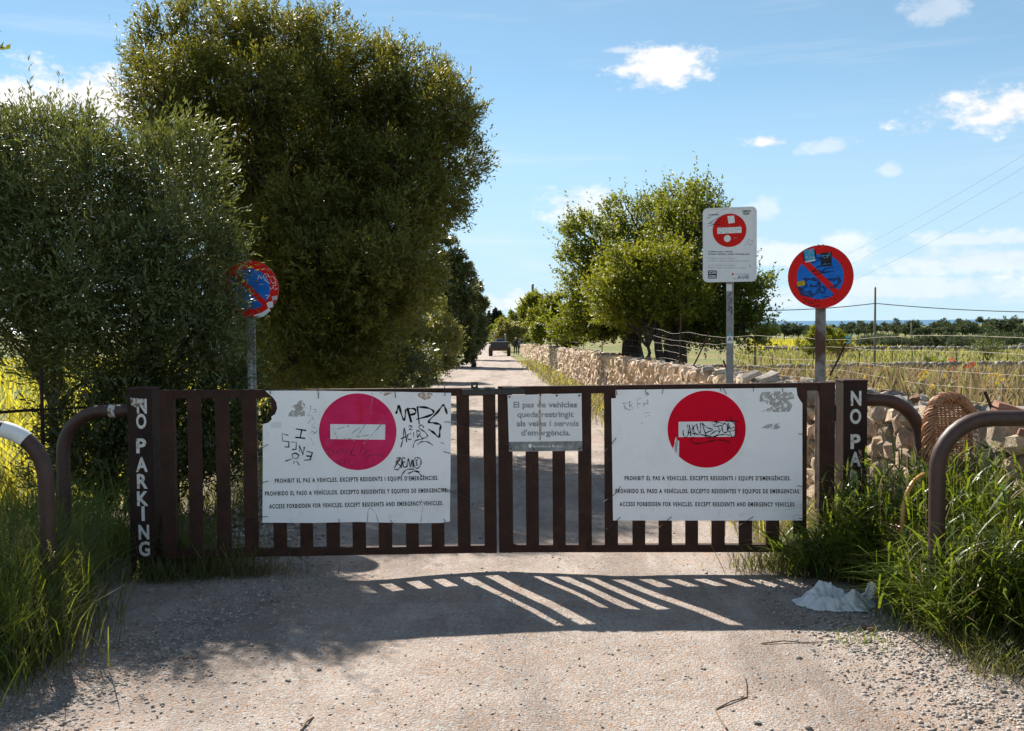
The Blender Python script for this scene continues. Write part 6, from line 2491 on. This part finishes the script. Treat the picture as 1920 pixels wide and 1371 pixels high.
# a pale house far down the track
hp = at(909, 622, 620)
hr_ = thing('house', 'tiny pale house far away at the end of the track', 'house', (hp.x, 620, land_z(hp.x, 620) + 2), R(10))
MB().box(-3.5, 3.5, -3, 3, -3, 3.0).build('wall', 'house_wall', hr_)
m = MB()
m.add([(-3.8, -3.3, 3.0), (3.8, -3.3, 3.0), (3.8, 3.3, 3.0), (-3.8, 3.3, 3.0), (-3.8, 0, 4.6), (3.8, 0, 4.6)], [(0, 1, 5, 4), (2, 3, 4, 5), (0, 4, 3), (1, 2, 5), (3, 2, 1, 0)])
m.build('roof', 'house_roof', hr_)
for x in (-1.8, 1.8):
    MB().box(x - .5, x + .5, -3.06, -2.98, .6, 1.9).build('window', 'cloth_black', hr_)

# ================================================================== GRASSES


def blades(P, H, W, lean, curl, az=None, seed=0):
    """Curved blades of three segments: P (n,3) roots, heights, widths; lean and curl in radians-like amounts."""
    n = len(P)
    rg = np.random.default_rng(seed)
    a = rg.uniform(0, 2 * np.pi, n) if az is None else az + rg.normal(0, .5, n)
    d = np.stack([np.cos(a), np.sin(a), np.zeros(n)], 1)
    b = a + rg.uniform(-.9, .9, n) + np.pi / 2
    s = np.stack([np.cos(b), np.sin(b), np.zeros(n)], 1)
    le = lean * rg.uniform(.2, 1.3, n)
    cu = curl * rg.uniform(.1, 1.4, n)
    V = np.empty((n, 8, 3))
    ts = np.array([0, .38, .72, 1.0])
    ws = np.array([.8, 1.0, .7, .08])
    for i, (t, w) in enumerate(zip(ts, ws)):
        out = le * t + cu * t ** 2.4
        z = t * np.sqrt(np.maximum(.12, 1 - (le * t * .5) ** 2)) - .45 * cu * t ** 3
        c = P + d * (out * H)[:, None] + np.array([0, 0, 1.0]) * (z * H)[:, None]
        V[:, 2 * i] = c + s * (W * w * .5)[:, None]
        V[:, 2 * i + 1] = c - s * (W * w * .5)[:, None]
    base = (np.arange(n) * 8)[:, None]
    Fc = np.concatenate([base + np.array([0, 1, 3, 2]), base + np.array([2, 3, 5, 4]), base + np.array([4, 5, 7, 6])], 0)
    return V.reshape(-1, 3), Fc, V[:, 6]


def grass_obj(name, label, parts):
    """parts: list of (V, F, material)"""
    me = bpy.data.meshes.new(name)
    Vs, Fs, mi, off = [], [], [], 0
    for k, (V, Fc, mt) in enumerate(parts):
        Vs.append(V)
        Fs.append(Fc + off)
        off += len(V)
        mi.append(np.full(len(Fc), k))
    me = np_mesh(name, np.concatenate(Vs), np.concatenate(Fs))
    for p in parts:
        me.materials.append(MATS[p[2]])
    me.polygons.foreach_set('material_index', np.concatenate(mi).astype(np.int32))
    o = link(name, me)
    return tag(o, label, 'grass', kind='stuff')


def seed_heads(T, n_each, size, seed):
    """Narrow feathery panicles hanging about the stem tips."""
    rg = np.random.default_rng(seed)
    n = len(T) * n_each
    t = rg.uniform(0, 1, n)
    lean = np.repeat(rg.normal(size=(len(T), 2)) * .25, n_each, 0)
    P = np.repeat(T, n_each, 0)
    P[:, 2] += (t - .7) * size * 3.6
    P[:, :2] += lean * (t * size * 3)[:, None] + rg.normal(size=(n, 2)) * (size * .34 * (1.15 - t))[:, None]
    D = unit(rg.normal(size=P.shape) * .6 + np.array([0, 0, 1.0]))
    return leaf_quads(P, D, np.full(n, size * .38), np.full(n, size * .10))


def leafy_stems(P, H, seed, per=5, leaf=.24, width=.011, lean=.16):
    """Upright grass stems with arching leaves set along them."""
    rg = np.random.default_rng(seed)
    n = len(P)
    a = rg.uniform(0, 6.28, n)
    le = np.abs(rg.normal(0, lean, n))
    d = np.stack([np.cos(a) * le, np.sin(a) * le, np.ones(n)], 1)
    # stems: narrow blades
    s = np.stack([np.sin(a), -np.cos(a), np.zeros(n)], 1) * .0022
    Q = P + d * H[:, None]
    V = np.stack([P + s, P - s, Q - s * .6, Q + s * .6], 1).reshape(-1, 3)
    Fc = np.arange(n * 4).reshape(n, 4)
    LV, LF, off = [V], [Fc], len(V)
    for j in range(per):
        t = (j + rg.uniform(.1, .9, n)) / per
        O = P + d * (H * (.08 + .9 * t))[:, None]
        hh = leaf * rg.uniform(.5, 1.25, n) * (1.15 - .5 * t)
        v, f, _ = blades(O, hh, width * rg.uniform(.55, 1.25, n), .75, .85, seed=seed * 7 + j)
        LV.append(v)
        LF.append(f + off)
        off += len(v)
    return np.concatenate(LV), np.concatenate(LF), Q


def ground_pts(n, fn):
    out = []
    while len(out) < n:
        p = fn()
        if p is not None and (((p[0] - 1.86) / .36) ** 2 + ((p[1] - 5.66) / .3) ** 2 < 1 or (p[1] < 6.36 and -2.52 < p[0] < -2.0 and p[1] > 5.6)):
            continue
        if p is not None:
            out.append((p[0], p[1], p[2] if len(p) > 2 else track_z(p[1]) + .02))
    return np.array(out)


rg = random.Random(21)


def clump(cx, cy, rx, ry):
    def f():
        return (rg.gauss(cx, rx), rg.gauss(cy, ry))
    return f


# right: tall green grass around the post and the barrier
parts = []
for i, (cx, cy, rx, ry, n, h) in enumerate([
        (2.12, 6.14, .1, .08, 95, .5), (2.52, 5.85, .19, .15, 330, .78), (2.8, 5.6, .2, .18, 330, .86),
        (2.66, 5.3, .18, .13, 210, .66), (2.95, 5.15, .2, .18, 300, .8), (2.28, 6.05, .12, .1, 130, .5), (1.9, 6.22, .1, .07, 80, .26),
        (2.3, 6.3, .1, .08, 110, .66), (2.55, 6.15, .2, .13, 260, .7), (3.05, 4.8, .16, .18, 160, .55), (2.4, 5.75, .1, .1, 120, .5), (2.34, 4.98, .1, .08, 170, .52), (2.6, 4.9, .14, .1, 160, .5), (2.15, 5.3, .07, .07, 60, .4)]):
    P = ground_pts(n, clump(cx, cy, rx, ry))
    H = h * .86 * np.random.default_rng(i).uniform(.3, 1.2, n)
    V, Fc, T = leafy_stems(P, H, 200 + i, 6, .25, .0125)
    parts.append((V, Fc, 'grass_green'))
    n2 = n * 2
    P = ground_pts(n2, clump(cx, cy, rx * 1.1, ry * 1.1))
    V, Fc, T2 = blades(P, h * .55 * np.random.default_rng(i + 9).uniform(.3, 1.15, n2), np.full(n2, .008), .4, .5, seed=230 + i)
    parts.append((V, Fc, 'grass_green' if i % 3 else 'grass_olive'))
    n3 = n // 3
    V, Fc, T3 = leafy_stems(ground_pts(n3, clump(cx, cy, rx * 1.15, ry * 1.15)), h * .95 * np.random.default_rng(i + 20).uniform(.4, 1.15, n3), 260 + i, 3, .16, .006, .26)
    parts.append((V, Fc, 'grass_straw'))
    sh = seed_heads(T[np.argsort(-T[:, 2])[:max(2, n // 30)]], 40, .03, 300 + i)
    parts.append((sh[0], sh[1], 'grass_straw'))
P = ground_pts(500, lambda: (rg.gauss(1.7, .15), rg.gauss(6.35, .08)))
V, Fc, T = blades(P, np.random.default_rng(1).uniform(.06, .24, 500), np.full(500, .005), .5, .5, seed=288)
parts.append((V, Fc, 'grass_olive'))
P = ground_pts(1500, lambda: (rg.uniform(2.15, 3.1), rg.uniform(4.9, 6.5)))
V, Fc, T = blades(P, np.random.default_rng(1).uniform(.1, .35, 1500), np.full(1500, .005), .6, .5, seed=290)
parts.append((V, Fc, 'grass_straw'))
grass_obj('tall_grass', 'tall bright green grass around the right post and barriers', parts)

# right foreground tuft on the gravel
parts = []
for i, (px, py, n, h) in enumerate([(1790, 1190, 420, .2), (1830, 1215, 420, .18), (1770, 1165, 260, .24), (1870, 1245, 260, .16), (1740, 1175, 140, .16), (1890, 1270, 160, .12), (1610, 1212, 50, .07), (1850, 1180, 160, .3)]):
    c = on_ground(px, py)
    P = ground_pts(n, clump(c.x, c.y, .09, .08))
    V, Fc, T = blades(P, h * np.random.default_rng(i).uniform(.4, 1.2, n), np.full(n, .0045), .6, .55, seed=400 + i)
    parts.append((V, Fc, 'grass_olive' if i % 2 else 'grass_green'))
    V, Fc, T = blades(ground_pts(n // 3, clump(c.x, c.y, .12, .1)), .07 * np.ones(n // 3), np.full(n // 3, .004), .8, .5, seed=450 + i)
    parts.append((V, Fc, 'grass_straw'))
grass_obj('grass_tuft', 'sunlit low grass tuft on the gravel at lower right', parts)

# left: rank grass in the shade with feathery heads
parts = []
for i, (cx, cy, rx, ry, n, h, wd, mt) in enumerate([
        (-2.66, 5.35, .16, .25, 1500, .5, .008, 'grass_olive'), (-2.8, 5.0, .22, .3, 1700, .56, .008, 'grass_green'), (-2.4, 4.75, .14, .25, 1300, .38, .007, 'grass_olive'), (-2.65, 4.3, .2, .25, 1200, .42, .008, 'grass_green'),
        (-2.75, 5.7, .16, .2, 900, .5, .007, 'grass_olive'), (-2.9, 5.9, .18, .2, 1000, .52, .008, 'grass_green'), (-3.2, 6.8, .3, .4, 1500, .6, .008, 'grass_green'), (-2.2, 6.5, .12, .12, 500, .35, .006, 'grass_olive'), (-1.95, 6.35, .16, .1, 400, .3, .006, 'grass_olive')]):
    P = ground_pts(n, clump(cx, cy, rx, ry))
    V, Fc, T = blades(P, h * np.random.default_rng(i).uniform(.4, 1.15, n), wd * np.random.default_rng(i + 60).uniform(.5, 1.2, n), .34, .38, seed=500 + i)
    parts.append((V, Fc, mt))
    k = max(6, n // 30)
    top = T[np.argsort(-T[:, 2] + .25 * np.random.default_rng(i).uniform(size=len(T)))[:k]]
    sh = seed_heads(top, 40, .032, 560 + i)
    parts.append((sh[0], sh[1], 'grass_olive'))
grass_obj('tall_grass', 'rank shaded grass with feathery heads around the left barriers', parts)

rw = np.random.default_rng(77)
n = 420
P = np.stack([rw.normal(-2.2, .17, n), rw.normal(6.24, .06, n), np.full(n, .015)], 1)
V, Fc, T = blades(P, rw.uniform(.05, .2, n), np.full(n, .005), .5, .5, seed=640)
P = np.stack([rw.normal(-1.75, .2, n), rw.normal(6.36, .05, n), np.full(n, .015)], 1)
V2, F2, T = blades(P, rw.uniform(.04, .16, n), np.full(n, .005), .6, .5, seed=641)
grass_obj('low_weeds', 'low dark weeds at the foot of the left gate post', [(V, Fc, 'grass_olive'), (V2, F2, 'grass_straw')])

# verge weeds behind the gate, both sides
parts = []


def verge_l():
    y = 6.9 + 26 * rg.random() ** 1.7
    return (axis_x(y) - 2.35 + rg.gauss(0, .22), y)


def verge_r():
    y = 6.9 + 50 * rg.random() ** 1.8
    return (axis_x(y) + 2.55 + rg.gauss(0, .22) - .3 * rg.random(), y)


for i, (fn, n, h, mt) in enumerate(((verge_l, 3500, .24, 'grass_olive'), (verge_r, 5000, .22, 'grass_straw'), (verge_r, 3000, .2, 'grass_olive'), (verge_r, 1500, .26, 'grass_yellow'))):
    P = ground_pts(n, fn)
    V, Fc, T = blades(P, h * np.random.default_rng(i).uniform(.3, 1.2, n), np.full(n, .006) * (1 + P[:, 1] * .06), .55, .45, seed=600 + i)
    parts.append((V, Fc, mt))
grass_obj('verge_weeds', 'dry weeds along both edges of the track behind the gate', parts)

# the left field: tall yellow grass in the sun
parts = []


def field_l():
    y = 8.6 + 70 * rg.random() ** 2.0
    x = axis_x(y) - 3.6 - rg.random() * (6 + y * .55)
    return (x, y, land_z(x, y))


for i, (n, h, mt) in enumerate(((10000, .55, 'grass_yellow'), (5500, .5, 'grass_meadow'))):
    P = ground_pts(n, field_l)
    V, Fc, T = blades(P, h * np.random.default_rng(i).uniform(.5, 1.2, n), .015 * (1 + P[:, 1] * .08), .25, .3, seed=700 + i)
    parts.append((V, Fc, mt))
grass_obj('field_grass', 'yellow sunlit field grass beyond the left fence', parts)

# the right meadow behind the wall
parts = []


def field_r():
    y = 5.5 + 33 * rg.random() ** 1.5
    x = axis_x(y) + 3.5 + rg.random() * (2.5 + y * .55)
    return (x, y, land_z(x, y))


def field_r2():
    y = 38 + 60 * rg.random() ** 1.4
    x = (1380 + 640 * rg.random() - 960) / F * y
    return (x, y, land_z(x, y))


for i, (fn, n, h, mt) in enumerate(((field_r, 11000, .3, 'grass_brown'), (field_r, 6000, .32, 'grass_straw'), (field_r, 3000, .3, 'grass_meadow'), (field_r2, 6000, .4, 'grass_meadow'), (field_r2, 3000, .35, 'grass_straw'))):
    P = ground_pts(n, fn)
    V, Fc, T = blades(P, h * np.random.default_rng(i).uniform(.4, 1.2, n), .011 * (1 + P[:, 1] * .1), .3, .35, seed=800 + i)
    parts.append((V, Fc, mt))
    if i < 2:
        sh = seed_heads(T[::7], 6, .05, 850 + i)
        parts.append((sh[0], sh[1], mt))
grass_obj('meadow_grass', 'dry brown and straw coloured grass in the meadow behind the wall', parts)


def far_field():
    y = 96 + 90 * rg.random()
    x = (1405 + 300 * rg.random() - 960) / F * y
    return (x, y, land_z(x, y))


n = 6000
P = ground_pts(n, far_field)
V, Fc, T = blades(P, .6 * np.random.default_rng(3).uniform(.6, 1.2, n), np.full(n, .14), .2, .2, seed=880)
grass_obj('crop_grass', 'yellow crop field in front of the row of round trees', [(V, Fc, 'grass_yellow')])


def flowers(name, label, fn, n, size, mt, h):
    P = ground_pts(n, fn)
    P[:, 2] += h * np.random.default_rng(5).uniform(.6, 1.1, n)
    Q = np.repeat(P, 5, 0) + np.random.default_rng(6).normal(size=(n * 5, 3)) * size * .3
    V, Fc = leaf_quads(Q, unit(np.random.default_rng(7).normal(size=Q.shape) + np.array([0, 0, .5])), np.full(len(Q), size), np.full(len(Q), size * .8))
    o = link(name, np_mesh(name, V, Fc), mt)
    tag(o, label, 'flowers', kind='stuff')


def fl_y():
    c = rg.choice(((1720, 730, 7.6), (1745, 727, 7.9), (1700, 735, 7.4), (1860, 715, 8.2), (1620, 712, 8.8), (1885, 745, 7.0)))
    p = at(c[0] + rg.gauss(0, 12), c[1], c[2] + rg.gauss(0, .2))
    return (p.x, p.y, land_z(p.x, p.y))


def fl_r():
    c = rg.choice(((1822, 692, 14), (1440, 667, 50), (1455, 667, 52), (1780, 688, 16)))
    p = at(c[0] + rg.gauss(0, 6 if c[2] < 20 else 18), c[1], c[2] + rg.gauss(0, .3))
    return (p.x, p.y, land_z(p.x, p.y))


flowers('yellow_flowers', 'small yellow flowers in the dry grass behind the wall', fl_y, 60, .016, 'flower_yellow', .33)
flowers('red_poppies', 'red poppies scattered in the meadow', fl_r, 16, .04, 'flower_red', .3)
